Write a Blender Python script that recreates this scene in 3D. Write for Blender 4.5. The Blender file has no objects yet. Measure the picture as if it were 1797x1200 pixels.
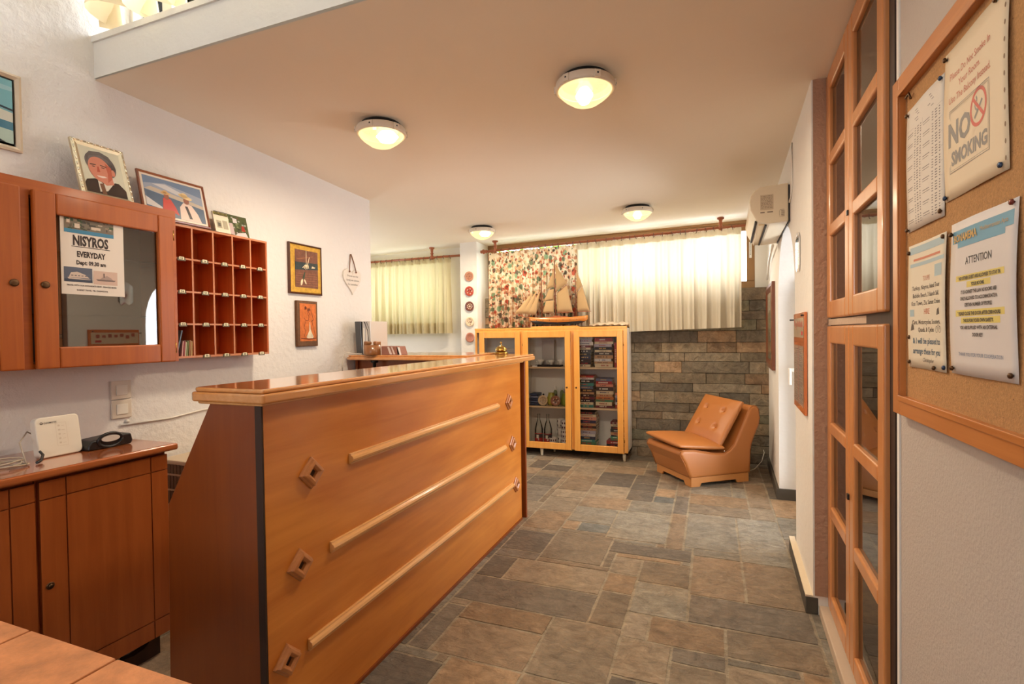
import bpy, math, random
from mathutils import Matrix, Vector
R_ = random.Random(7)
scene = bpy.context.scene
COL = scene.collection

# ------------------------------------------------------------ camera, world, light, exposure
def make_camera():
    yaw, pitch, roll, f = 0.3683642, -0.01680829, -0.01408038, 899.77
    B = Matrix(((1, 0, 0), (0, 0, -1), (0, 1, 0)))
    M = (Matrix.Rotation(yaw, 3, 'Z') @ Matrix.Rotation(pitch, 3, 'X') @ B @ Matrix.Rotation(roll, 3, 'Z')).to_4x4()
    M.translation = Vector((0, 0, 1.25))
    c = bpy.data.cameras.new('camera'); o = bpy.data.objects.new('camera', c); COL.objects.link(o)
    c.sensor_width = 36; c.lens = f / 1797 * 36; c.clip_start = 0.02
    o.matrix_world = M
    scene.camera = o
make_camera()
scene.view_settings.view_transform = 'Standard'
scene.view_settings.look = 'None'
scene.view_settings.gamma = 1
scene.view_settings.use_curve_mapping = False
scene.view_settings.exposure = 0.10
W = bpy.data.worlds.new('sky'); scene.world = W; W.use_nodes = True
bg = W.node_tree.nodes['Background']; bg.inputs[0].default_value = (0.92, 0.955, 1.0, 1); bg.inputs[1].default_value = 11.0
def area_light(name, loc, rot, sx, sy, energy, color, portal=False):
    l = bpy.data.lights.new(name, 'AREA'); l.shape = 'RECTANGLE'; l.size = sx; l.size_y = sy
    l.energy = energy; l.color = color
    if portal: l.cycles.is_portal = True
    o = bpy.data.objects.new(name, l); COL.objects.link(o); o.location = loc; o.rotation_euler = rot
    return o
PI = math.pi
# daylight openings: back window, alcove window, high window above the beam, glazed door, plus unseen fill openings added in the rear and alcove side walls
area_light('window_daylight', (-0.95, 5.56, 1.98), (PI/2, 0, PI), 2.7, 0.62, 1, (1, 1, 1), True)
area_light('alcove_daylight', (-3.25, 5.56, 1.85), (PI/2, 0, PI), 1.2, 0.8, 1, (1, 1, 1), True)
area_light('high_window_daylight', (-1.0, 1.62, 3.02), (PI/2, 0, PI), 2.8, 0.96, 1, (1, 1, 1), True)
area_light('glazed_door_daylight', (0.74, 3.7, 1.0), (PI/2, 0, PI/2), 1.0, 1.9, 1, (1, 1, 1), True)
area_light('rear_fill_daylight', (-1.3, -1.66, 1.6), (PI/2, 0, 0), .8, .8, 1, (1, 1, 1), True)  # portal for the added rear opening, frontal fill only
area_light('alcove_fill_daylight', (-4.22, 4.25, 1.6), (PI/2, 0, -PI/2), .7, 0.7, 1, (1, 1, 1), True)  # portal for the unseen side opening, added to brighten the alcove
area_light('high_window_sky', (-0.95, 1.66, 3.05), (math.radians(72), 0, PI), 2.6, 0.85, 42, (0.6, 0.78, 1.0))
LAMP_W = 14.0
LAMP_COL = (1.0, 0.84, 0.62)

# ------------------------------------------------------------ helpers
def srgb(r, g, b):
    def f(c):
        c /= 255.0
        return c / 12.92 if c <= 0.04045 else ((c + 0.055) / 1.055) ** 2.4
    return (f(r), f(g), f(b))

class MB:
    """collects shapes; build() links them as one mesh object"""
    def __init__(s, col=(0.8, 0.8, 0.8)):
        s.v = []; s.f = []; s.c = []; s.s = []; s.col = col; s.T = None
    def add(s, vs, fs, smooth=False):
        n = len(s.v)
        for p in vs:
            p = Vector(p)
            s.v.append(tuple(s.T @ p) if s.T else tuple(p))
        for f in fs:
            s.f.append([i + n for i in f]); s.c.append(s.col); s.s.append(smooth)
        return s
    def box(s, x0, x1, y0, y1, z0, z1):
        v = [(x0, y0, z0), (x1, y0, z0), (x1, y1, z0), (x0, y1, z0), (x0, y0, z1), (x1, y0, z1), (x1, y1, z1), (x0, y1, z1)]
        return s.add(v, [(0, 3, 2, 1), (4, 5, 6, 7), (0, 1, 5, 4), (1, 2, 6, 5), (2, 3, 7, 6), (3, 0, 4, 7)])
    def prism(s, pts, a, b, axis='y', smooth=False):
        """pts in the plane normal to axis; y: (x,z)  x: (y,z)  z: (x,y)"""
        def m(p, t):
            return {'y': (p[0], t, p[1]), 'x': (t, p[0], p[1]), 'z': (p[0], p[1], t)}[axis]
        n = len(pts)
        area = sum(pts[i][0]*pts[(i+1) % n][1] - pts[(i+1) % n][0]*pts[i][1] for i in range(n))
        if (area < 0): pts = pts[::-1]
        v = [m(p, a) for p in pts] + [m(p, b) for p in pts]
        lo, hi = tuple(range(n)), tuple(range(n, 2*n))
        fl = [(i, (i+1) % n, n+(i+1) % n, n+i) for i in range(n)]
        # orientation
        flip = (axis == 'y') != (b < a)
        caps = [lo[::-1], hi]
        if flip:
            caps = [lo, hi[::-1]]; fl = [f[::-1] for f in fl]
        s.add(v, caps, False); nn = len(s.v) - 2*n
        for f in fl:
            s.f.append([i + nn for i in f]); s.c.append(s.col); s.s.append(smooth)
        return s
    def quad(s, a, b, c, d): return s.add([a, b, c, d], [(0, 1, 2, 3)])
    def poly(s, pts, y=0.0):
        """flat polygon in the x-z plane facing -y"""
        n = len(pts)
        area = sum(pts[i][0]*pts[(i+1) % n][1] - pts[(i+1) % n][0]*pts[i][1] for i in range(n))
        if area < 0: pts = pts[::-1]
        return s.add([(p[0], y, p[1]) for p in pts], [tuple(range(n))])
    def rect(s, x0, x1, z0, z1, y=0.0): return s.poly([(x0, z0), (x1, z0), (x1, z1), (x0, z1)], y)
    def ell(s, cx, cz, rx, rz, y=0.0, n=20, rot=0):
        return s.poly([(cx + rx*math.cos(a)*math.cos(rot) - rz*math.sin(a)*math.sin(rot), cz + rx*math.cos(a)*math.sin(rot) + rz*math.sin(a)*math.cos(rot)) for a in [2*PI*i/n for i in range(n)]], y)
    def lathe(s, prof, c=(0, 0, 0), n=24, axis='z', smooth=True):
        v = []; fs = []
        for (r, z) in prof:
            for i in range(n):
                a = 2*PI*i/n; x, y = r*math.cos(a), r*math.sin(a)
                if axis == 'z': p = (c[0]+x, c[1]+y, c[2]+z)
                elif axis == 'y': p = (c[0]+x, c[1]-z, c[2]+y)
                else: p = (c[0]+z, c[1]+x, c[2]+y)
                v.append(p)
        for k in range(len(prof)-1):
            for i in range(n):
                j = (i+1) % n
                fs.append((k*n+i, k*n+j, (k+1)*n+j, (k+1)*n+i))
        s.add(v, fs, smooth)
        m = len(s.v) - len(v)
        for k, rev in ((0, True), (len(prof)-1, False)):
            if prof[k][0] > 1e-5:
                f = [m+k*n+i for i in range(n)]
                s.f.append(f[::-1] if rev else f); s.c.append(s.col); s.s.append(False)
        return s
    def tube(s, pts, r, n=8, rs=None):
        pts = [Vector(p) for p in pts]; v = []; fs = []
        for k, p in enumerate(pts):
            t = (pts[min(k+1, len(pts)-1)] - pts[max(k-1, 0)]).normalized()
            u = t.cross(Vector((0, 0, 1)));
            if u.length < 1e-3: u = t.cross(Vector((0, 1, 0)))
            u.normalize(); w = t.cross(u)
            rr = rs[k] if rs else r
            for i in range(n):
                a = 2*PI*i/n; v.append(tuple(p + u*rr*math.cos(a) + w*rr*math.sin(a)))
        for k in range(len(pts)-1):
            for i in range(n):
                j = (i+1) % n; fs.append((k*n+i, (k+1)*n+i, (k+1)*n+j, k*n+j))
        s.add(v, fs, True)
        m = len(s.v)-len(v)
        s.f.append([m+i for i in range(n)]); s.c.append(s.col); s.s.append(False)
        s.f.append([m+(len(pts)-1)*n+i for i in range(n)][::-1]); s.c.append(s.col); s.s.append(False)
        return s
    def text(s, body, size, x, z, y=-0.0006, sx=1.0, align='CENTER', bold=0.0, shear=0.0):
        cu = bpy.data.curves.new('t', 'FONT'); cu.body = body; cu.size = size; cu.align_x = align; cu.align_y = 'BOTTOM_BASELINE'
        cu.resolution_u = 2; cu.offset = bold; cu.shear = shear; cu.fill_mode = 'BOTH'
        ob = bpy.data.objects.new('t', cu); COL.objects.link(ob)
        me = ob.to_mesh()
        vs = [(x + v.co.x*sx, y, z + v.co.y) for v in me.vertices]
        fs = [tuple(p.vertices) for p in me.polygons]
        ob.to_mesh_clear()
        COL.objects.unlink(ob); bpy.data.objects.remove(ob); bpy.data.curves.remove(cu)
        return s.add(vs, fs)
    def build(s, name, mat, parent=None, bevel=0.0, seg=2, loc=None, rz=0.0, sub=0, kind=None, label=None):
        me = bpy.data.meshes.new(name); me.from_pydata(s.v, [], s.f)
        at = me.color_attributes.new('Col', 'FLOAT_COLOR', 'CORNER')
        k = 0; buf = []
        for p, c in zip(me.polygons, s.c):
            buf.extend([c[0], c[1], c[2], 1.0] * len(p.vertices))
        at.data.foreach_set('color', buf)
        me.polygons.foreach_set('use_smooth', s.s)
        me.materials.append(mat); me.update()
        o = bpy.data.objects.new(name, me); COL.objects.link(o)
        if parent: o.parent = parent
        if loc: o.location = loc
        o.rotation_euler = (0, 0, rz)
        if bevel:
            b = o.modifiers.new('b', 'BEVEL'); b.width = bevel; b.segments = seg; b.limit_method = 'ANGLE'; b.angle_limit = math.radians(40)
        if sub:
            d = o.modifiers.new('s', 'SUBSURF'); d.levels = sub; d.render_levels = sub
        if kind: o['kind'] = kind
        if label: o['label'] = label
        return o

def thing(name, label, cat, loc=(0, 0, 0), rz=0.0, group=None, rx=0.0):
    o = bpy.data.objects.new(name, None); COL.objects.link(o); o.empty_display_size = 0.05
    o.location = loc; o.rotation_euler = (rx, 0, rz); o['label'] = label; o['category'] = cat
    if group: o['group'] = group
    return o
def tag(o, label, cat, group=None):
    o['label'] = label; o['category'] = cat
    if group: o['group'] = group
    return o

# ------------------------------------------------------------ materials
def nt(name):
    m = bpy.data.materials.new(name); m.use_nodes = True
    t = m.node_tree; p = t.nodes['Principled BSDF']
    return m, t, p, t.nodes.new, t.links.new
def plain(name, col, rough=0.5, metal=0.0, coat=0.0, bump=0.0, bscale=80, emis=None, es=0.0):
    m, t, p, N, L = nt(name)
    p.inputs['Base Color'].default_value = (*col, 1); p.inputs['Roughness'].default_value = rough
    p.inputs['Metallic'].default_value = metal; p.inputs['Coat Weight'].default_value = coat; p.inputs['Coat Roughness'].default_value = 0.08
    if emis: p.inputs['Emission Color'].default_value = (*emis, 1); p.inputs['Emission Strength'].default_value = es
    if bump:
        tc = N('ShaderNodeTexCoord'); n = N('ShaderNodeTexNoise'); n.inputs['Scale'].default_value = bscale; n.inputs['Detail'].default_value = 6
        b = N('ShaderNodeBump'); b.inputs['Strength'].default_value = bump; b.inputs['Distance'].default_value = 0.01
        L(tc.outputs['Object'], n.inputs['Vector']); L(n.outputs['Fac'], b.inputs['Height']); L(b.outputs['Normal'], p.inputs['Normal'])
    return m
def attr(name, rough=0.5, metal=0.0, coat=0.0, noise=0.0, nscale=20, bump=0.0, bscale=60):
    m, t, p, N, L = nt(name)
    a = N('ShaderNodeAttribute'); a.attribute_name = 'Col'
    p.inputs['Roughness'].default_value = rough; p.inputs['Metallic'].default_value = metal; p.inputs['Coat Weight'].default_value = coat
    src = a.outputs['Color']
    tc = N('ShaderNodeTexCoord')
    if noise:
        n = N('ShaderNodeTexNoise'); n.inputs['Scale'].default_value = nscale; n.inputs['Detail'].default_value = 8; n.inputs['Roughness'].default_value = 0.7
        mr = N('ShaderNodeMapRange'); mr.inputs['From Min'].default_value = 0.3; mr.inputs['From Max'].default_value = 0.7
        mr.inputs['To Min'].default_value = 1 - noise; mr.inputs['To Max'].default_value = 1 + noise
        vm = N('ShaderNodeVectorMath'); vm.operation = 'SCALE'
        L(tc.outputs['Object'], n.inputs['Vector']); L(n.outputs['Fac'], mr.inputs['Value']); L(src, vm.inputs[0]); L(mr.outputs['Result'], vm.inputs['Scale'])
        src = vm.outputs['Vector']
    L(src, p.inputs['Base Color'])
    if bump:
        n2 = N('ShaderNodeTexNoise'); n2.inputs['Scale'].default_value = bscale; n2.inputs['Detail'].default_value = 9; n2.inputs['Roughness'].default_value = 0.65
        b = N('ShaderNodeBump'); b.inputs['Strength'].default_value = bump; b.inputs['Distance'].default_value = 0.01
        L(tc.outputs['Object'], n2.inputs['Vector']); L(n2.outputs['Fac'], b.inputs['Height']); L(b.outputs['Normal'], p.inputs['Normal'])
    return m
def wood(name, c1, c2, grain='x', rough=0.3, coat=0.5, scale=1.0, fig=0.35):
    m, t, p, N, L = nt(name)
    tc = N('ShaderNodeTexCoord'); mp = N('ShaderNodeMapping')
    sc = {'x': (1.2, 22, 22), 'y': (22, 1.2, 22), 'z': (22, 22, 1.2)}[grain]
    mp.inputs['Scale'].default_value = [v*scale for v in sc]
    n = N('ShaderNodeTexNoise'); n.inputs['Scale'].default_value = 1.6; n.inputs['Detail'].default_value = 8; n.inputs['Roughness'].default_value = 0.62; n.inputs['Distortion'].default_value = 0.5
    mp2 = N('ShaderNodeMapping'); sc2 = {'x': (1.0, 4, 4), 'y': (4, 1.0, 4), 'z': (4, 4, 1.0)}[grain]
    mp2.inputs['Scale'].default_value = sc2
    n2 = N('ShaderNodeTexNoise'); n2.inputs['Scale'].default_value = 1.3; n2.inputs['Detail'].default_value = 4; n2.inputs['Distortion'].default_value = 1.0
    mx = N('ShaderNodeMix'); mx.data_type = 'FLOAT'; mx.inputs[0].default_value = fig
    cr = N('ShaderNodeValToRGB'); e = cr.color_ramp.elements
    e[0].position = 0.32; e[0].color = (*c2, 1); e[1].position = 0.66; e[1].color = (*c1, 1)
    L(tc.outputs['Object'], mp.inputs['Vector']); L(mp.outputs['Vector'], n.inputs['Vector'])
    L(tc.outputs['Object'], mp2.inputs['Vector']); L(mp2.outputs['Vector'], n2.inputs['Vector'])
    L(n.outputs['Fac'], mx.inputs[2]); L(n2.outputs['Fac'], mx.inputs[3]); L(mx.outputs[0], cr.inputs['Fac'])
    L(cr.outputs['Color'], p.inputs['Base Color'])
    p.inputs['Roughness'].default_value = rough; p.inputs['Coat Weight'].default_value = coat; p.inputs['Coat Roughness'].default_value = 0.12
    return m
def plaster(name, col, bump=0.5, scale=38, rough=0.9, var=0.05):
    m, t, p, N, L = nt(name)
    tc = N('ShaderNodeTexCoord')
    n = N('ShaderNodeTexNoise'); n.inputs['Scale'].default_value = scale; n.inputs['Detail'].default_value = 5; n.inputs['Roughness'].default_value = 0.55
    n3 = N('ShaderNodeTexNoise'); n3.inputs['Scale'].default_value = 1.7; n3.inputs['Detail'].default_value = 3
    b = N('ShaderNodeBump'); b.inputs['Strength'].default_value = bump; b.inputs['Distance'].default_value = 0.012
    mr = N('ShaderNodeMapRange'); mr.inputs['To Min'].default_value = 1-var; mr.inputs['To Max'].default_value = 1+var
    vm = N('ShaderNodeVectorMath'); vm.operation = 'SCALE'; vm.inputs[0].default_value = col
    L(tc.outputs['Object'], n.inputs['Vector']); L(n.outputs['Fac'], b.inputs['Height']); L(b.outputs['Normal'], p.inputs['Normal'])
    L(tc.outputs['Object'], n3.inputs['Vector']); L(n3.outputs['Fac'], mr.inputs['Value']); L(mr.outputs['Result'], vm.inputs['Scale']); L(vm.outputs['Vector'], p.inputs['Base Color'])
    p.inputs['Roughness'].default_value = rough
    return m
def glass(name, tint=(1, 1, 1), extra=0.0, rough=0.0, blend=1.45):
    m, t, p, N, L = nt(name); t.nodes.remove(p)
    tr = N('ShaderNodeBsdfTransparent'); tr.inputs[0].default_value = (*tint, 1)
    gl = N('ShaderNodeBsdfGlossy'); gl.inputs['Roughness'].default_value = rough
    fr = N('ShaderNodeFresnel'); fr.inputs['IOR'].default_value = blend
    ad = N('ShaderNodeMath'); ad.operation = 'ADD'; ad.inputs[1].default_value = extra; ad.use_clamp = True
    mx = N('ShaderNodeMixShader'); L(fr.outputs[0], ad.inputs[0]); L(ad.outputs[0], mx.inputs[0]); L(tr.outputs[0], mx.inputs[1]); L(gl.outputs[0], mx.inputs[2])
    L(mx.outputs[0], t.nodes['Material Output'].inputs['Surface'])
    return m
def cloth(name, col, trans=0.5, floral=False, tcol=None):
    m, t, p, N, L = nt(name); t.nodes.remove(p)
    d = N('ShaderNodeBsdfDiffuse'); tr = N('ShaderNodeBsdfTranslucent'); mx = N('ShaderNodeMixShader'); mx.inputs[0].default_value = trans
    d.inputs[0].default_value = (*col, 1); tr.inputs[0].default_value = (*(tcol or col), 1)
    if floral:
        tc = N('ShaderNodeTexCoord'); mp = N('ShaderNodeMapping'); mp.inputs['Scale'].default_value = (1, 0.001, 0.75)
        L(tc.outputs['Object'], mp.inputs['Vector'])
        cur = None; base = (*col, 1)
        prev = base
        layers = [(34, 0.42, 0.62, [(0.0, srgb(196, 150, 110)), (0.5, srgb(170, 110, 80)), (0.8, srgb(214, 176, 140))], 3.1),
                  (15, 0.30, 0.36, [(0.0, srgb(90, 105, 80)), (0.4, srgb(120, 150, 115)), (0.65, srgb(80, 70, 60)), (0.85, srgb(170, 60, 40))], 0.0),
                  (38, 0.30, 0.42, [(0.0, srgb(70, 60, 50)), (0.35, srgb(170, 80, 60)), (0.7, srgb(110, 120, 90))], 7.7)]
        for k, (sc, a, b_, cols, off) in enumerate(layers):
            v = N('ShaderNodeTexVoronoi'); v.inputs['Scale'].default_value = sc
            mo = N('ShaderNodeVectorMath'); mo.inputs[1].default_value = (off, 0, off); L(mp.outputs['Vector'], mo.inputs[0])
            nz = N('ShaderNodeTexNoise'); nz.inputs['Scale'].default_value = sc*1.3
            L(mo.outputs[0], nz.inputs['Vector'])
            av = N('ShaderNodeVectorMath'); av.operation = 'MULTIPLY_ADD'; av.inputs[1].default_value = (0.035, 0, 0.035)
            L(nz.outputs['Color'], av.inputs[0]); L(mo.outputs[0], av.inputs[2]); L(av.outputs[0], v.inputs['Vector'])
            mr = N('ShaderNodeMapRange'); mr.inputs['From Min'].default_value = a; mr.inputs['From Max'].default_value = b_; mr.inputs['To Min'].default_value = 0.9; mr.inputs['To Max'].default_value = 0
            L(v.outputs['Distance'], mr.inputs['Value'])
            sp = N('ShaderNodeSeparateColor'); L(v.outputs['Color'], sp.inputs[0])
            cr = N('ShaderNodeValToRGB'); cr.color_ramp.interpolation = 'CONSTANT'; el = cr.color_ramp.elements
            el[0].position = cols[0][0]; el[0].color = (*cols[0][1], 1); el[1].position = cols[1][0]; el[1].color = (*cols[1][1], 1)
            for c in cols[2:]:
                e = el.new(c[0]); e.color = (*c[1], 1)
            L(sp.outputs[0], cr.inputs[0])
            mc = N('ShaderNodeMix'); mc.data_type = 'RGBA'; L(mr.outputs[0], mc.inputs[0]); L(cr.outputs[0], mc.inputs[7])
            if k == 0: mc.inputs[6].default_value = base
            else: L(prev, mc.inputs[6])
            prev = mc.outputs[2]
        L(prev, d.inputs[0]); L(prev, tr.inputs[0])
    L(d.outputs[0], mx.inputs[1]); L(tr.outputs[0], mx.inputs[2]); L(mx.outputs[0], t.nodes['Material Output'].inputs['Surface'])
    return m
def slate(name, rough, bump, noise, big=2.3):
    """per stone colour from 'Col', rusty veins and layered relief"""
    m, t, p, N, L = nt(name)
    a = N('ShaderNodeAttribute'); a.attribute_name = 'Col'; tc = N('ShaderNodeTexCoord')
    n = N('ShaderNodeTexNoise'); n.inputs['Scale'].default_value = 13; n.inputs['Detail'].default_value = 12; n.inputs['Roughness'].default_value = 0.8; n.inputs['Distortion'].default_value = 0.6
    mr = N('ShaderNodeMapRange'); mr.inputs['From Min'].default_value = 0.3; mr.inputs['From Max'].default_value = 0.7; mr.inputs['To Min'].default_value = 1-noise; mr.inputs['To Max'].default_value = 1+noise
    vm = N('ShaderNodeVectorMath'); vm.operation = 'SCALE'
    L(tc.outputs['Object'], n.inputs['Vector']); L(n.outputs['Fac'], mr.inputs['Value']); L(a.outputs['Color'], vm.inputs[0]); L(mr.outputs[0], vm.inputs['Scale'])
    n2 = N('ShaderNodeTexNoise'); n2.inputs['Scale'].default_value = big; n2.inputs['Detail'].default_value = 6; n2.inputs['Roughness'].default_value = 0.6
    m2 = N('ShaderNodeMapRange'); m2.inputs['From Min'].default_value = 0.5; m2.inputs['From Max'].default_value = 0.68; m2.inputs['To Max'].default_value = 0.45
    mc = N('ShaderNodeMix'); mc.data_type = 'RGBA'; mc.blend_type = 'MULTIPLY'; mc.inputs[7].default_value = (1.2, 1.0, 0.8, 1)
    L(tc.outputs['Object'], n2.inputs['Vector']); L(n2.outputs['Fac'], m2.inputs['Value']); L(m2.outputs[0], mc.inputs[0]); L(vm.outputs[0], mc.inputs[6])
    L(mc.outputs[2], p.inputs['Base Color'])
    mp = N('ShaderNodeMapping'); mp.inputs['Scale'].default_value = (1, 2.2, 1); mp.inputs['Rotation'].default_value = (0, 0, 0.5)
    n3 = N('ShaderNodeTexNoise'); n3.inputs['Scale'].default_value = 14; n3.inputs['Detail'].default_value = 10; n3.inputs['Roughness'].default_value = 0.6; n3.inputs['Distortion'].default_value = 1.2
    b = N('ShaderNodeBump'); b.inputs['Strength'].default_value = bump; b.inputs['Distance'].default_value = 0.02
    L(tc.outputs['Object'], mp.inputs['Vector']); L(mp.outputs[0], n3.inputs['Vector']); L(n3.outputs['Fac'], b.inputs['Height']); L(b.outputs[0], p.inputs['Normal'])
    mr4 = N('ShaderNodeMapRange'); mr4.inputs['To Min'].default_value = rough-0.15; mr4.inputs['To Max'].default_value = rough+0.15
    L(n3.outputs['Fac'], mr4.inputs['Value']); L(mr4.outputs[0], p.inputs['Roughness'])
    return m

M_wall = plaster('stucco_white', srgb(234, 230, 226), 0.55, 34)
M_wall2 = plaster('plaster_smooth', srgb(232, 227, 218), 0.25, 20)
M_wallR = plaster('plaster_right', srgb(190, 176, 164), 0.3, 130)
M_ceil = plaster('ceiling_paint', srgb(242, 230, 210), 0.08, 12, 0.85, 0.03)
M_floor = slate('slate_floor', 0.5, 0.9, 0.55, 2.6)
M_stone = slate('stone_cladding', 0.8, 1.0, 0.55, 5)
M_slatebase = plain('slate_skirting', srgb(82, 76, 66), 0.7, bump=0.5, bscale=30)
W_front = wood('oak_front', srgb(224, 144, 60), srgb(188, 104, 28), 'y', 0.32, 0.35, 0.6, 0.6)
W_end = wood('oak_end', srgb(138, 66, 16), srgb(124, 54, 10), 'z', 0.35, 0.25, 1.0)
W_top = wood('counter_top', srgb(222, 156, 92), srgb(202, 132, 70), 'y', 0.1, 1.0, 1.0)
W_trim = wood('trim_wood', srgb(234, 178, 112), srgb(214, 150, 84), 'y', 0.25, 0.8)
W_orn = wood('ornament_wood', srgb(200, 132, 76), srgb(170, 104, 56), 'y', 0.35, 0.5)
W_low = wood('low_cabinet', srgb(170, 90, 40), srgb(146, 70, 26), 'z', 0.34, 0.4, 1.0)
W_lowtop = wood('low_top', srgb(184, 104, 58), srgb(160, 84, 42), 'y', 0.14, 0.9)
W_up = wood('upper_cabinet', srgb(180, 92, 22), srgb(156, 72, 10), 'z', 0.5, 0.08)
W_uph = wood('upper_cabinet_h', srgb(180, 92, 22), srgb(156, 72, 10), 'x', 0.5, 0.08)
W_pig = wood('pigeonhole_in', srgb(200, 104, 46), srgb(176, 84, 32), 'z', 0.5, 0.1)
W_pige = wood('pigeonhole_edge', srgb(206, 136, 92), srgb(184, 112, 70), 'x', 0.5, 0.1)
W_case = wood('bookcase_wood', srgb(240, 172, 86), srgb(226, 150, 64), 'z', 0.3, 0.4)
W_door = wood('glazed_door_wood', srgb(212, 144, 88), srgb(194, 124, 68), 'z', 0.32, 0.4, 0.7)
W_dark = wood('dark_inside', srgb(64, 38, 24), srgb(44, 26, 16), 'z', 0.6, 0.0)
W_board = wood('board_frame', srgb(206, 132, 70), srgb(182, 106, 48), 'x', 0.34, 0.4)
W_boardz = wood('board_frame_z', srgb(206, 132, 70), srgb(182, 106, 48), 'z', 0.34, 0.4)
W_rod = wood('rod_wood', srgb(176, 100, 60), srgb(146, 74, 40), 'x', 0.4, 0.3)
M_glass = glass('clear_glass', (0.98, 0.985, 0.98), 0.0, blend=1.3)
M_glassd = glass('cabinet_glass', (0.82, 0.8, 0.78), 0.1)
M_brass = plain('brass', srgb(176, 140, 70), 0.22, 1.0)
M_bronze = plain('bronze', srgb(96, 70, 48), 0.4, 0.9)
M_chrome = plain('chrome', (0.75, 0.75, 0.75), 0.12, 1.0)
M_white = plain('white_plastic', srgb(232, 226, 214), 0.35)
M_router = plain('router_plastic', srgb(232, 222, 205), 0.4)
M_black = plain('black_plastic', srgb(26, 24, 24), 0.4)
M_dark = plain('dark_gap', srgb(30, 18, 12), 0.8)
M_leather = plain('tan_leather', srgb(180, 112, 56), 0.36, bump=0.05, bscale=160)
M_chairbase = plain('chair_base', srgb(198, 132, 70), 0.5)
M_ink = attr('printed', 0.6)
M_gloss = attr('printed_gloss', 0.25, coat=0.5)
M_book = attr('book_cover', 0.45, noise=0.15, nscale=60)
M_paint = attr('painted', 0.5)
M_copper = attr('embossed_metal', 0.35, metal=0.65, noise=0.25, nscale=40, bump=0.5, bscale=50)
M_cork = attr('cork', 0.9, noise=0.22, nscale=220, bump=0.5, bscale=200)
M_tile = attr('terracotta_tile', 0.55, noise=0.3, nscale=16, bump=0.25, bscale=30)
M_curt = cloth('cream_curtain', srgb(248, 238, 216), 0.5, tcol=srgb(206, 194, 170))
M_curt2 = cloth('ivory_curtain', srgb(240, 226, 184), 0.5, tcol=srgb(196, 182, 148))
M_curtf = cloth('floral_curtain', srgb(222, 200, 170), 0.25, floral=True)
M_alu = plain('bronze_aluminium', srgb(150, 112, 70), 0.45, 0.2)
M_whitelac = plain('white_laminate', srgb(240, 234, 226), 0.45)
M_paper = plain('paper', srgb(232, 222, 206), 0.7)
M_leaf = plain('leaf_green', srgb(120, 160, 50), 0.6)

XL = -2.42      # left wall
YB = 5.25       # back wall
XR0, SL = 0.415, 0.033
def xr(y): return XR0 + SL*(y - 2.55)
RZR = -PI/2 - math.atan(SL)
def onR(y, z=0.0, off=0.0): return (xr(y) - off, y, z)

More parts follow.
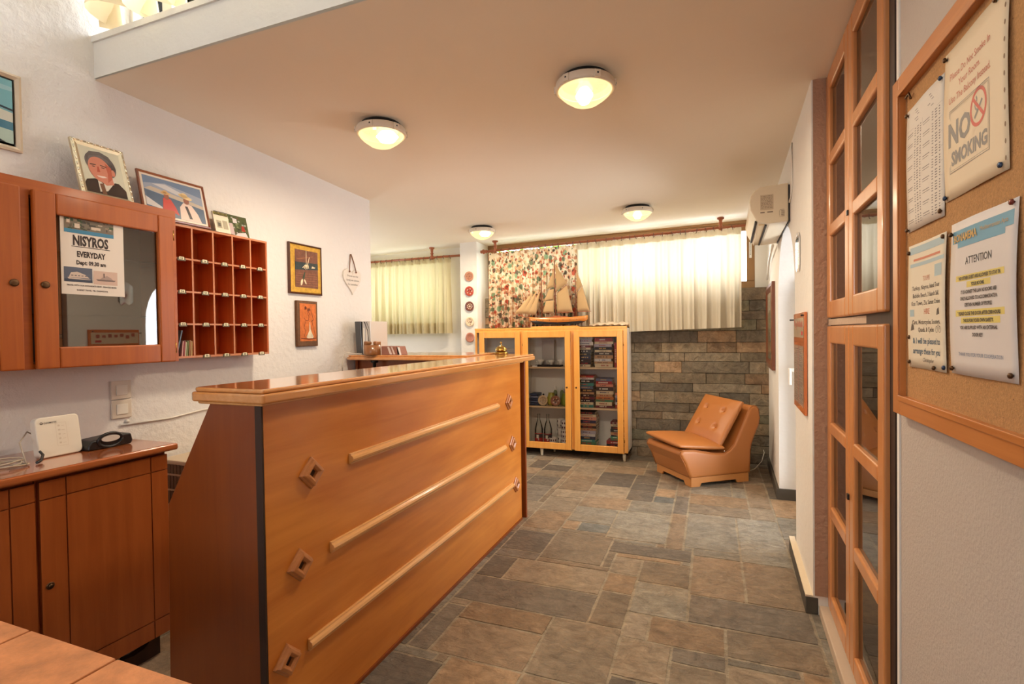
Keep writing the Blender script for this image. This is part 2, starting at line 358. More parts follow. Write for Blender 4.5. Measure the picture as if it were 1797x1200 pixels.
# ------------------------------------------------------------ setting
def structure(o): o['kind'] = 'structure'; return o
def ceil_z(x, y):
    u = (x + 4.0)/4.5; v = (y - 1.4)/4.05
    a = 2.352*(1-u) + 2.335*u; b = 2.205*(1-u) + 2.292*u
    base = a*(1-v) + b*v
    return base - 0.02*math.exp(-((y-3.2)**2)/0.5)*(1-u)
def floor_and_walls():
    manual = [(-11,58,-2,61,'d'),(-18,54,-11,62,'n'),(-12,62,-5,72,'g'),(-3,62,3,74,'g'),(-7,52,-2,57,'n'),(-10,53,-7,57,'n'),(-10,49,-7,53,'o'),(-7,46,-2,52,'g'),(-10,43,-7,49,'n'),(-20,48,-10,53,'n'),(-23,43,-10,48,'d'),(-21,40,-13,43,'o'),(-21,35,-13,40,'b'),(-13,35,-7,43,'n'),(-7,42,-5,46,'l'),(-5,42,1,46,'o'),(-2,46,8,51,'d'),(1,42,8,46,'n'),(-7,37,-3,42,'n'),(-3,40,1,42,'d'),(-3,37,1,40,'n'),(-2,51,3,60,'b'),(3,51,8,60,'b'),(3,60,8,74,'g'),(-15,66,-11,72,'o'),(-16,63,-12,66,'v'),(-18,63,-16,66,'o'),(-23,62,-18,69,'o'),(-8,77,-5,80,'v'),(-23,55,-18,61,'d'),(-23,48,-20,53,'d'),(-23,35,-21,42,'d'),(-5,61,-3,73,'b'),(-19,31,-13,35,'o'),(-25,30,-19,34,'d')]
    cols = {'n': (140, 124, 104), 'd': (112, 102, 90), 'g': (136, 128, 114), 'o': (154, 128, 100), 'b': (138, 118, 96), 'l': (146, 132, 114), 'v': (112, 112, 106)}
    x0, x1, y0, y1 = -84, 18, -32, 112
    occ = set(); rects = []
    for (a, b, c, d, k) in manual:
        cells = [(i, j) for i in range(a, c) for j in range(b, d)]
        if any(q in occ for q in cells):
            while a < c and any((a, j) in occ for j in range(b, d)): a += 1
            while b < d and any((i, b) in occ for i in range(a, c)): b += 1
            while c > a and any((c-1, j) in occ for j in range(b, d)): c -= 1
            while d > b and any((i, d-1) in occ for i in range(a, c)): d -= 1
            cells = [(i, j) for i in range(a, c) for j in range(b, d)]
            if not cells or any(q in occ for q in cells): continue
        occ.update(cells); rects.append((a, b, c, d, k))
    keys = 'nndgobbgnd'
    for j in range(y0, y1):
        for i in range(x0, x1):
            if (i, j) in occ: continue
            w = R_.choice((5, 6, 7, 8, 9, 11)); h = R_.choice((4, 5, 6, 8))
            ww = 0
            while ww < w and i+ww < x1 and (i+ww, j) not in occ: ww += 1
            hh = 0
            while hh < h and j+hh < y1 and all((i+q, j+hh) not in occ for q in range(ww)): hh += 1
            for q in range(ww):
                for r in range(hh): occ.add((i+q, j+r))
            rects.append((i, j, i+ww, j+hh, R_.choice(keys)))
    mb = MB(srgb(158, 144, 122))
    mb.quad((-4.2, -1.7, -0.0018), (0.9, -1.7, -0.0018), (0.9, 5.6, -0.0018), (-4.2, 5.6, -0.0018))
    for (a, b, c, d, k) in rects:
        base = cols[k]; j = R_.uniform(0.88, 1.1)
        mb.col = srgb(*[min(255, v*j) for v in base])
        g = 0.0045; h = R_.uniform(-0.0008, 0.0012); q = R_.uniform(0, 0.003)
        X0, X1, Y0, Y1 = a*.05+g, c*.05-g, b*.05+g, d*.05-g
        X0 = max(X0, -4.19); X1 = min(X1, 0.89)
        # irregular edge: 5 points per side
        pts = []
        for (pa, pb, nrm) in (((X0, Y0), (X1, Y0), (0, 1)), ((X1, Y0), (X1, Y1), (-1, 0)), ((X1, Y1), (X0, Y1), (0, -1)), ((X0, Y1), (X0, Y0), (1, 0))):
            for s in range(6):
                t = s/6; e = R_.uniform(0, 0.0035) if s else 0.004
                pts.append((pa[0]+(pb[0]-pa[0])*t+nrm[0]*e, pa[1]+(pb[1]-pa[1])*t+nrm[1]*e))
        n = len(pts)
        cx, cy = (X0+X1)/2, (Y0+Y1)/2
        top = [(p[0]+(cx-p[0])*0.0, p[1], h) for p in pts]
        low = [(p[0], p[1], -0.004) for p in pts]
        mb.add(low+top, [tuple(range(n, 2*n))] + [(i, (i+1) % n, n+(i+1) % n, n+i) for i in range(n)])
    structure(mb.build('floor', M_floor))
    # ceiling
    mb = MB(); nx, ny = 18, 16; v = []; f = []
    for j in range(ny+1):
        for i in range(nx+1):
            x = -4.3 + 5.2*i/nx; y = 1.41 + (5.6-1.41)*j/ny
            v.append((x, y, ceil_z(x, y)))
    for j in range(ny):
        for i in range(nx):
            a = j*(nx+1)+i; f.append((a, a+nx+1, a+nx+2, a+1))
    mb.add(v, f, True); structure(mb.build('ceiling', M_ceil))
    mb = MB(); mb.box(-2.6, 0.9, -1.8, 1.7, 3.6, 3.7); structure(mb.build('ceiling', M_wall2))
    # header beam over the lower ceiling with window opening above
    mb = MB(); mb.box(-2.42, 0.9, 1.41, 1.62, 2.353, 2.5); mb.box(-2.42, 0.9, 1.402, 1.62, 2.5, 2.525)
    structure(mb.build('trim_1', M_wall2))
    mb = MB(); mb.box(0.42, 0.9, 1.41, 1.62, 2.525, 3.6); mb.box(-2.42, 0.42, 1.5, 1.62, 3.5, 3.6); structure(mb.build('wall_above_beam', M_wall2))
    # left wall
    mb = MB(); mb.box(-2.6, XL, -1.7, 3.287, 0, 3.6)
    structure(mb.build('wall_left', M_wall))
    mb = MB(); mb.box(-4.3, -4.2, 3.0, 3.9, 0, 2.4); mb.box(-4.3, -4.2, 4.6, 5.6, 0, 2.4); mb.box(-4.3, -4.2, 3.9, 4.6, 0, 1.25); mb.box(-4.3, -4.2, 3.9, 4.6, 1.95, 2.4); mb.box(-4.2, -2.6, 3.0, 3.1, 0, 2.4)  # hole in the side wall is added, out of view, as alcove fill
    structure(mb.build('wall_alcove', M_wall2))
    # back wall with two openings
    mb = MB()
    mb.box(-4.2, -3.86, YB, YB+.3, 0, 2.4); mb.box(-3.86, -2.66, YB, YB+.3, 0, 1.42); mb.box(-3.86, -2.66, YB, YB+.3, 2.14, 2.4)
    mb.box(-2.66, -2.54, YB, YB+.3, 0, 2.4); mb.box(-2.82, -2.66, YB, YB+.3, 1.42, 2.14)
    structure(mb.build('wall_back', M_wall2))
    mb = MB(); mb.box(-2.545, -2.345, 5.05, YB+.3, 0, 2.33); structure(mb.build('wall_pillar', M_wall2))
    # masonry below the wide window + ashlar cladding
    mb = MB(srgb(70, 62, 52)); mb.box(-2.345, 0.75, YB+.012, YB+.3, 0, 1.645)
    z = 0.0; courses = []
    while z < 1.63:
        h = R_.choice((0.078, 0.09, 0.1, 0.086, 0.11)); h = min(h, 1.642-z)
        if 1.642-z-h < 0.04: h = 1.642-z
        courses.append((z, z+h)); z += h
    pal = [(136, 122, 100), (130, 118, 99), (132, 118, 96), (140, 125, 102), (124, 114, 98), (150, 124, 96), (134, 121, 101), (126, 121, 101), (138, 120, 97), (120, 108, 92)]
    for (a, b) in courses:
        x = -2.345 - R_.uniform(0, .3)
        while x < 0.62:
            w = R_.choice((0.14, 0.26, 0.34, 0.42, 0.5, 0.6)); xa, xb = max(x, -2.345), min(x+w, 0.6)
            if xb-xa > 0.02:
                j = R_.uniform(0.85, 1.12); mb.col = srgb(*[min(255, v*j) for v in R_.choice(pal)])
                d = R_.uniform(0.0, 0.012); g = 0.0015
                tilt = 0.0  # courses run level
                mb.box(xa+g, xb-g, YB-d+.002, YB+.03, a+g, b-g)
            x += w
    structure(mb.build('wall_stone', M_stone, bevel=0.003, seg=1))
    # right side: far wall with arched doorway, pier, cabinet niche, near wall
    def rwall(name, pieces, mat):
        mb = MB()
        for (ya, yb, z0, z1, t) in pieces:
            mb.prism([(xr(ya), ya), (xr(yb), yb), (xr(yb)+t, yb), (xr(ya)+t, ya)], z0, z1, 'z')
        return structure(mb.build(name, mat))
    ya, yb = 3.17, 4.22; cy = (ya+yb)/2
    n = 18; zs = 1.36; za = 1.90; th = 0.16
    mb = MB()
    mb.prism([(xr(2.55), 2.55), (xr(ya), ya), (xr(ya)+.45, ya), (xr(2.55)+.45, 2.55)], 0, 2.36, 'z')
    mb.prism([(xr(yb), yb), (xr(5.5), 5.5), (xr(5.5)+th, 5.5), (xr(yb)+th, yb)], 0, 2.36, 'z')
    arch = [(yb, zs)] + [(cy + (yb-cy)*math.cos(PI*i/n), zs + (za-zs)*math.sin(PI*i/n)**0.8) for i in range(1, n)] + [(ya, zs)]
    vs = []; fs = []
    m = len(arch)
    for (y, z) in arch:
        vs += [(xr(y), y, z), (xr(y), y, 2.36), (xr(y)+th, y, z), (xr(y)+th, y, 2.36)]
    for i in range(m-1):
        a = 4*i; b = 4*(i+1)
        fs += [(a, b, b+1, a+1), (a+2, a+3, b+3, b+2), (a, a+2, b+2, b)]
    mb.add(vs, fs)
    structure(mb.build('wall_right', M_wall2))
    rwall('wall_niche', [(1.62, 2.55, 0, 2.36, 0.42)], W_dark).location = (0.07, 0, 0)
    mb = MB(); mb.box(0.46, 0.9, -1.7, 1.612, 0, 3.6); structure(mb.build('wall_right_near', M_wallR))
    mb = MB(); mb.box(-2.6, -1.7, -1.8, -1.7, 0, 3.6); mb.box(-.9, 0.9, -1.8, -1.7, 0, 3.6); mb.box(-1.7, -.9, -1.8, -1.7, 2.0, 3.6); mb.box(-1.7, -.9, -1.8, -1.7, 0, 1.2)  # rear wall, with a made-up hole that lets in fill light
    structure(mb.build('wall_rear', M_wall2))
    mb = MB(); mb.prism([(xr(2.55)+.006, 2.5485), (.478, 2.5485), (.478, 2.5475), (xr(2.55)+.006, 2.5475)], 0.084, 2.33, 'z'); structure(mb.build('trim_9', plaster('rough_brown_shade', srgb(176, 138, 112), .6, 45)))  # thin skin on the pier's near face, browner to carry part of its shade
    # skirtings
    mb = MB(); y0 = 4.22
    mb.prism([(xr(y0)-.018, y0-.004), (xr(5.24)-.018, 5.24), (xr(5.24), 5.24), (xr(y0), y0), (xr(y0)+.13, y0), (xr(y0)+.13, y0-.016), (xr(y0)-.018, y0-.016)], 0.0, 0.078, 'z')
    structure(mb.build('baseboard_right', M_slatebase))
    mb = MB(); mb.prism([(xr(2.55)-.03, 2.548), (xr(3.25)-.028, 3.25), (xr(3.25), 3.25), (xr(2.55)+.02, 2.548)], 0, 0.075, 'z')
    structure(mb.build('baseboard_pier', M_slatebase, bevel=0.004))
    mb = MB(); mb.prism([(xr(2.55)-.03, 2.548), (xr(3.25)-.028, 3.25), (xr(3.25), 3.25), (xr(2.55)+.0, 2.548)], 0.075, 0.083, 'z')
    structure(mb.build('trim_2', plain('chalky_ledge', srgb(226, 208, 180), 0.9, bump=0.5, bscale=40)))
    mb = MB(); mb.prism([(xr(1.5)+.02, 1.5), (xr(2.548)+.022, 2.548), (xr(2.548)+.07, 2.548), (xr(1.5)+.07, 1.5)], 0, 0.045, 'z')
    structure(mb.build('trim_3', plain('plinth_plaster', srgb(196, 176, 154), 0.9, bump=0.4, bscale=60), bevel=0.004))
    # wooden jamb and filler strip between cabinet niche and near wall
    mb = MB(); mb.box(0.462, 0.5, 1.600, 1.665, 0.0, 2.34); structure(mb.build('trim_4', wood('jamb', srgb(150, 74, 40), srgb(120, 56, 28), 'z', 0.4, 0.3)))
    mb = MB(); mb.box(0.456, 0.5, 1.596, 1.612, 0.0, 2.34); structure(mb.build('trim_5', M_wall2))
    # upper reveal strip of the left window jamb
floor_and_walls()

# windows (setting)
def window(idx, x0, x1, z0, z1, y, mull, frame=0.05, mat=None):
    mb = MB(); d = 0.05; mat = mat or M_alu
    mb.box(x0, x1, y, y+d, z0, z0+frame); mb.box(x0, x1, y, y+d, z1-frame, z1); mb.box(x0, x0+frame, y, y+d, z0+frame, z1-frame); mb.box(x1-frame, x1, y, y+d, z0+frame, z1-frame)
    for xm in mull: mb.box(xm-.03, xm+.03, y, y+d, z0+frame, z1-frame)
    o = structure(mb.build('window_%d' % idx, mat, bevel=0.004))
    g = MB(); g.box(x0+frame-.005, x1-frame+.005, y+.02, y+.026, z0+frame-.005, z1-frame+.005); g.build('pane', M_glass, o)
    return o
w2 = window(2, -2.34, 0.40, 1.645, 2.26, 5.34, (-1.0, -0.3), 0.07)
window(1, -3.86, -2.82, 1.42, 2.14, 5.38, (-3.3,), 0.05)
M_barblack = plain('window_bar', srgb(60, 58, 56), 0.5)
window(3, -2.42, 0.42, 2.525, 3.5, 1.56, (-2.18,), 0.02, M_white)
# window bar seen through the gap of the high curtain
mb = MB(); mb.box(0.40, 0.62, 5.34, 5.55, 1.6, 2.4); structure(mb.build('trim_6', M_wall2))
mb = MB(); mb.box(-2.34, 0.6, 5.33, 5.55, 2.26, 2.4); structure(mb.build('trim_7', M_alu))
mb = MB(srgb(235, 230, 220)); mb.rect(0, .022, 0, .15, -.002); mb.col = srgb(90, 80, 70)
for i in range(9): mb.rect(.007, .013, .03+i*.0125, .037+i*.0125, -.003)
s = mb.build('pane_sticker', M_ink, w2); s.location = (0.352, 5.338, 1.93)
# glazed side door in the arched doorway
d1 = MB(); d1.box(0.60, 0.64, 3.17, 4.24, 0.0, 0.1).box(0.60, 0.64, 3.17, 4.24, 1.86, 1.95).box(0.60, 0.64, 3.17, 3.27, .1, 1.86).box(0.60, 0.64, 4.16, 4.24, .1, 1.86)
dd = structure(d1.build('door_1', M_white, bevel=0.003))
g = MB(); g.box(0.617, 0.623, 3.26, 4.17, 0.09, 1.87); g.build('pane', glass('frosted_pane', (.9, .9, .9), 0.0), dd)
h = MB(); h.box(0.545, 0.60, 4.145, 4.17, 0.945, 0.97).box(0.525, 0.545, 4.14, 4.172, 0.85, 0.972); h.build('handle', M_white, dd, bevel=0.006)

# ------------------------------------------------------------ reception counter
def counter():
    X0 = -1.187; ya = 1.101; yb = 3.215
    t = thing('reception_counter', 'large honey-coloured reception counter with three long rails and diamond ornaments', 'counter', (X0, ya, 0))
    L = yb - ya
    mb = MB(); mb.box(-.02, 0, 0, L, 0.015, 1.06); mb.build('front_panel', W_front, t)
    # sloping end panels (profile x,z)
    prof = [(-0.012, 0.0), (-0.012, 1.06), (-0.2, 1.06), (-0.395, 0.73), (-0.41, 0.0)]
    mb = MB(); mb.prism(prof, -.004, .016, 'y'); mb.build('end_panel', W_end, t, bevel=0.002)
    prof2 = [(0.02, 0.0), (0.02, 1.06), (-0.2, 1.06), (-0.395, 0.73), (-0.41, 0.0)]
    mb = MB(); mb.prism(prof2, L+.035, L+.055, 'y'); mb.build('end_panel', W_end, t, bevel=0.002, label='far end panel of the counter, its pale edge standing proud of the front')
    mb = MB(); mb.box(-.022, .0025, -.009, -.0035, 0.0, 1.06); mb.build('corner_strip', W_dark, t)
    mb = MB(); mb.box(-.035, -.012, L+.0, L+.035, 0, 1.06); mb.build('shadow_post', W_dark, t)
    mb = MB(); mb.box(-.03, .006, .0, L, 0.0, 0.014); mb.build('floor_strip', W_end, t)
    # worktop: stepped moulding towards the hall, rounded corner at the near end
    def slab(x0, x1, y0, y1, z0, z1, r=0.05):
        pts = []
        for (cx, cy, a0) in ((x1-r, y1-r, 0), (x0+r, y1-r, 90), (x0+r, y0+r, 180), (x1-r*.3, y0+r*.3, 270)):
            rr = r if a0 != 270 else r*.3
            for i in range(6):
                a = math.radians(a0+18*i); pts.append((cx+rr*math.cos(a), cy+rr*math.sin(a)))
        return pts
    mb = MB(); mb.prism(slab(-.262, .034, -.032, L+.24, 0, 0, .03), 1.062, 1.09, 'z')
    mb.prism(slab(-.254, .026, -.024, L+.232, 0, 0, .025), 1.09, 1.103, 'z')
    mb.build('worktop', W_top, t, bevel=0.006, seg=3)
    mb = MB(); mb.prism(slab(-.25, .012, -.016, L+.1, 0, 0, .02), 1.054, 1.062, 'z'); mb.build('bed_moulding', W_trim, t, bevel=0.003)
    # rails
    for (z, y0, y1) in ((.817, 1.466, 2.815), (.546, 1.36, 2.92), (.280, 1.253, 3.04)):
        r = .0155; pts = [(0.0, -r*1.25), (r*.55, -r*1.2), (r*.6, -r*.8), (r*1.1, -r*.55), (r*1.3, 0), (r*1.1, r*.55), (r*.6, r*.8), (r*.55, r*1.2), (0, r*1.25)]
        mb = MB(); mb.prism([(p[0]+.0005, z+p[1]) for p in pts], y0-ya, y1-ya, 'y', smooth=False)
        mb.build('rail', W_trim, t, bevel=0.0015)
    for (y, z) in ((1.281, .817), (1.225, .546), (1.167, .283), (2.99, .82), (3.045, .546), (3.1, .268)):
        mb = MB(); R = .052; yy = y-ya
        rings = [(R, 0.0), (R, .006), (R*.86, .010), (R*.8, .019), (R*.55, .021), (R*.34, .014), (R*.3, .004)]
        v = []; f = []
        for (rr, h) in rings:
            v += [(h, yy, z-rr), (h, yy+rr, z), (h, yy, z+rr), (h, yy-rr, z)]
        for k in range(len(rings)-1):
            for i in range(4):
                j = (i+1) % 4; f.append((4*k+i, 4*k+j, 4*k+4+j, 4*k+4+i))
        mb.add(v, f); mb.build('diamond_ornament', W_orn, t, bevel=0.0015)
        mb = MB(); mb.T = Matrix.Translation((0.0, yy, z)); mb.prism([(-R*.31, 0), (0, -R*.31), (R*.31, 0), (0, R*.31)], .001, .005, 'x'); mb.build('ornament_recess', W_dark, t)
counter()

def back_counter():
    t = thing('back_counter', 'short wooden counter behind the reception counter, joining it to the left wall', 'counter', (-2.415, 2.95, 0))
    pts = [(0, .06), (.012, .02), (.05, 0), (.963, 0), (.963, .52), (0.0, .52)]
    pts = [(p[0], p[1]) for p in pts]
    mb = MB(); mb.prism(pts, 1.078, 1.1, 'z'); mb.prism([(p[0]*.995+.003, p[1]+.01) for p in pts], 1.1, 1.113, 'z'); mb.build('worktop', W_top, t, bevel=0.006, seg=3)
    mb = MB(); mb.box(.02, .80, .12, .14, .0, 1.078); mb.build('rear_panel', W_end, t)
    mb = MB(); mb.box(.04, .78, .14, .46, .62, .64); mb.build('shelf', W_end, t)
    for x in (.02, .78): mb = MB(); mb.box(x, x+.02, .1, .5, 0, 1.078); mb.build('side_panel', W_end, t)
    mb = MB(); mb.lathe([(.012, 0), (.012, .03), (.026, .032), (.026, .05)], (.215, .06, 1.025), 12); mb.build('cable_grommet', M_black, t)
back_counter()

# ------------------------------------------------------------ low cabinets on the left, worktop
def low_cabinet(y0, w, label, lock_x, first=True, group='low cabinets along the left wall'):
    # local x = +Y world, front -y = +X world
    t = thing('low_cabinet', label, 'cabinet', (-2.02, y0, 0), PI/2, group)
    mb = MB(); mb.box(0, w, .02, .395, .085, .80); mb.build('body', W_low, t)
    mb = MB(); g = .0022; x1, x2 = .077, w-.068; z1, z2 = .153, .731; e = .004
    mb.box(e, w-e, .006, .02, .085, .79)
    for (a, b) in ((e, x1-g), (x1+g, x2-g), (x2+g, w-e)):
        for (c, d) in ((.085, z1-g), (z1+g, z2-g), (z2+g, .79)):
            mb.box(a, b, 0, .006, c, d)
    d = mb.build('door', W_low, t)
    mb = MB(); mb.lathe([(.0, .0), (.011, .0), (.012, .002), (.009, .004), (.006, .003), (0, .003)][::-1], (lock_x, 0, .446), 16, 'y'); mb.lathe([(.006, 0.003), (.006, .006), (.0, .007)], (lock_x, 0, .446), 12, 'y'); mb.build('lock', M_bronze, d)
    for fx in (.02, w-.16):
        mb = MB(); mb.prism([(fx, .0), (fx+.13, .0), (fx+.13, .085), (fx+.1, .075), (fx+.07, .05), (fx+.03, .045), (fx, .05)], .03, .06, 'y'); mb.build('foot', W_dark, t)
    return t
low_cabinet(.98, .425, 'low reddish wooden cabinet beside the reception counter, round lock low on its door', .025)
low_cabinet(.52, .455, 'low reddish wooden cabinet at the left edge, partly behind the tiled table', .03)
t = thing('cabinet_worktop', 'glossy reddish-brown worktop on the low cabinets, carrying the router', 'worktop', (-2.42, .3, .8))
mb = MB(); mb.prism([(0.003, 0), (.425, 0), (.425, 1.133), (0.003, 1.133)], .003, .03, 'z'); mb.build('top_board', W_lowtop, t, bevel=0.009, seg=3)

# ------------------------------------------------------------ wall cabinet with glazed doors
def panel_door(w, h, t_, stile, cols=1, rows=1, mun=.045, bev=0.006):
    """frame mesh and glass mesh, local x 0..w, z 0..h, front at y=-t_"""
    mb = MB()
    mb.box(0, stile, -t_, 0, 0, h); mb.box(w-stile, w, -t_, 0, 0, h)
    mb.box(stile, w-stile, -t_, 0, 0, stile*1.15); mb.box(stile, w-stile, -t_, 0, h-stile*1.15, h)
    ih = h-2.3*stile
    for k in range(1, rows):
        z = stile*1.15+ih*k/rows; mb.box(stile, w-stile, -t_, 0, z-mun/2, z+mun/2)
    g = MB(); g.box(stile-.004, w-stile+.004, -t_*.35, -t_*.35+.004, stile*1.15-.004, h-stile*1.15+.004)
    return mb, g
def wall_cabinet():
    X = -2.2
    t = thing('wall_cabinet', 'honey wooden wall cabinet with glazed doors carrying a ferry poster', 'cabinet', (X, .40, 1.148), PI/2)
    w = 1.585-.40; h = .66
    # carcass
    mb = MB(); mb.box(0, w, .0, .218, 0, .018); mb.box(0, w, .0, .218, h-.018, h); mb.box(0, .018, 0, .218, 0, h); mb.box(w-.018, w, 0, .218, 0, h); mb.box(0.52, .66, 0.005, .218, 0.018, h-.018)
    mb.build('carcass', W_uph, t)
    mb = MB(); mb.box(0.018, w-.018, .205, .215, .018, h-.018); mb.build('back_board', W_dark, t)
    mb = MB(); 
    mb.box(0, w, -.006, 0, h-.055, h); mb.box(.632, .662, -.006, 0, .0, h-.055); mb.box(w-.02, w, -.006, 0, 0, h-.055)
    mb.build('face_frame', W_uph, t)
    for (zz) in (.19, .42):
        mb = MB(); mb.box(.665, w-.03, .02, .2, zz, zz+.005); mb.build('glass_shelf', M_glass, t)
    # doors
    for (x0, dw, lx, lab) in ((.665, .495, .027, None), (.14, .49, .465, None)):
        f, g = panel_door(dw, .625, .022, .066)
        d = f.build('door', W_up, t, bevel=0.005, seg=2); d.location = (x0, -.006, .0)
        g.build('glass', M_glassd, d)
        lo = MB(); lo.lathe([(0, .001), (.0125, .001), (.0125, .0045), (.008, .006), (0, .0055)][::-1], (lx, -.022, .295), 18, 'y'); lo.build('lock', M_bronze, d)
        if x0 > .5:
            for zz in (.06, .55):
                hg = MB(); hg.lathe([(.0035, -.022), (.0035, .022)], (dw+.006, -.01, zz), 8); hg.build('hinge', M_brass, d)
    return t
wall_cabinet()
def ferry_poster():
    # behind the glazed cabinet door, facing the room
    t = thing('ferry_poster', 'white poster reading NISYROS EVERYDAY taped to the glazed cabinet door', 'poster', (-2.1845, 1.147, 1.417), PI/2)
    w, h = .214, .294
    mb = MB(srgb(226, 214, 202)); mb.box(0, w, 0, .0012, 0, h); mb.build('sheet', M_ink, t)
    mb = MB(srgb(120, 108, 92)); y = -.0004
    # harbour photo on top
    mb.rect(.012, .178, h-.068, h-.004, y); mb.col = srgb(60, 130, 165); mb.rect(.012, .178, h-.068, h-.054, y*1.5)
    rr = random.Random(3)
    for i in range(60):
        mb.col = srgb(*rr.choice([(70, 66, 58), (150, 132, 108), (96, 84, 64), (190, 170, 150), (60, 80, 50), (130, 100, 80)]))
        a = .014+rr.random()*.15; b = h-.054+rr.random()*.044; mb.rect(a, a+.004+rr.random()*.012, b, b+.003+rr.random()*.007, y*2-i*4e-6)
    for (a, b, c, d) in ((.045, .062, .234, .25), (.1, .132, .236, .246), (.02, .03, .25, .262)): mb.col = srgb(215, 195, 175); mb.rect(a, b, c+.012, d+.012, -.0012)
    mb.build('harbour_photo', M_ink, t)
    mb = MB(srgb(86, 92, 110)); mb.rect(.008, .1, .046, .1, y); mb.col = srgb(50, 58, 78); mb.rect(.008, .1, .046, .056, y*2)
    mb.col = srgb(205, 185, 170); mb.poly([(.018, .062), (.095, .058), (.09, .056), (.022, .056)], y*3); mb.poly([(.022, .062), (.09, .062), (.075, .075), (.05, .084), (.03, .08)], y*3)
    mb.col = srgb(90, 80, 86)
    for k in range(5): mb.rect(.03+k*.011, .037+k*.011, .068, .071, y*4)
    mb.build('ship_photo', M_ink, t)
    mb = MB(srgb(206, 176, 160)); mb.rect(.104, .188, .042, .094, y); mb.col = srgb(120, 100, 96); mb.poly([(.112, .062), (.182, .062), (.176, .056), (.118, .056)], y*2)
    mb.col = srgb(170, 145, 135); mb.poly([(.125, .062), (.172, .062), (.165, .07), (.15, .078), (.134, .07)], y*2); mb.col = srgb(100, 85, 85); mb.poly([(.138, .07), (.142, .07), (.142, .086), (.138, .086)], y*3)
    mb.build('ship_photo', M_ink, t, label='pinkish photo of a distant ferry')
    mb = MB(srgb(48, 30, 26))
    mb.text('NISYROS', .050, .098, .183, y, .60, bold=.0022); mb.rect(.034, .164, .176, .1785, y)
    mb.text('EVERYDAY', .029, .098, .1405, y, .68, bold=.0013); mb.text('Dept: 09.30 am', .0205, .098, .112, y, .78, bold=.0009)
    mb.text('TRAVEL WITH OUR OWN BOATS: EROS - PRINCESS MARIA', .0078, .1, .031, y, .82, bold=.0002); mb.text('ROBINET TRAVEL  TEL: 2242090523/26', .0078, .1, .014, y, .8, bold=.0002)
    mb.build('lettering', M_ink, t)
ferry_poster()

# ------------------------------------------------------------ pigeonhole key rack
def key_rack():
    X = -2.3; y0 = 1.60; y1 = 2.185; z0 = 1.155; z1 = 1.78
    t = thing('pigeonhole_rack', 'wooden pigeonhole key rack of twenty open compartments with numbered tags', 'shelf', (X, y0, z0), PI/2)
    w = y1-y0; h = z1-z0; th = .010; d = .105
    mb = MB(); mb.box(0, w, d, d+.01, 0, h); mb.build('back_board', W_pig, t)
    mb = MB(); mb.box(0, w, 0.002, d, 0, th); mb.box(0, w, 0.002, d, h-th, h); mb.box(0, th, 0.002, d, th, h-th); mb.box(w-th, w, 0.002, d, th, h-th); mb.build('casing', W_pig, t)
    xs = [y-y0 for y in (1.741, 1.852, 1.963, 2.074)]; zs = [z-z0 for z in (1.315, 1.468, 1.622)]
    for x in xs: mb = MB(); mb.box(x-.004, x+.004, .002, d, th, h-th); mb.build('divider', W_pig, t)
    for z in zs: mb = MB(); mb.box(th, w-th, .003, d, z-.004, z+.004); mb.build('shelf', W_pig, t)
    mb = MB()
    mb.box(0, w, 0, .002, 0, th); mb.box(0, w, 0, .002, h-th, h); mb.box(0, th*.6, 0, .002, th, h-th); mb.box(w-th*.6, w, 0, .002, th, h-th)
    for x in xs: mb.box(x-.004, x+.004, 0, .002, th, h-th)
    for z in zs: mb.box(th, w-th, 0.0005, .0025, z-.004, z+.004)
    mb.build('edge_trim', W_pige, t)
    cx = [0.075, .193, .303, .412, .522]
    rows = [(zs[2], ['53', '56', '53', '50', '50']), (zs[1], ['54', '59', '57', '58', '60']), (zs[0], ['52', '52', '53', '56', '60']), (.006, [None, '70', '60', '45', '41'])]
    for (z, nums) in rows:
        for x, s_ in zip(cx, nums):
            if not s_: continue
            x = x+.01
            mb = MB(srgb(96, 84, 60)); mb.box(x-.019, x+.019, -.003, 0, z-.011, z+.004)
            mb.col = srgb(238, 228, 190); mb.rect(x-.012, x+.012, z-.006, z+.008, -.0035); mb.col = srgb(50, 36, 26); mb.text(s_, .0135, x, z-.0045, -.0042, 1.05, bold=.0003)
            mb.build('number_tag', M_paint, t)
key_rack()
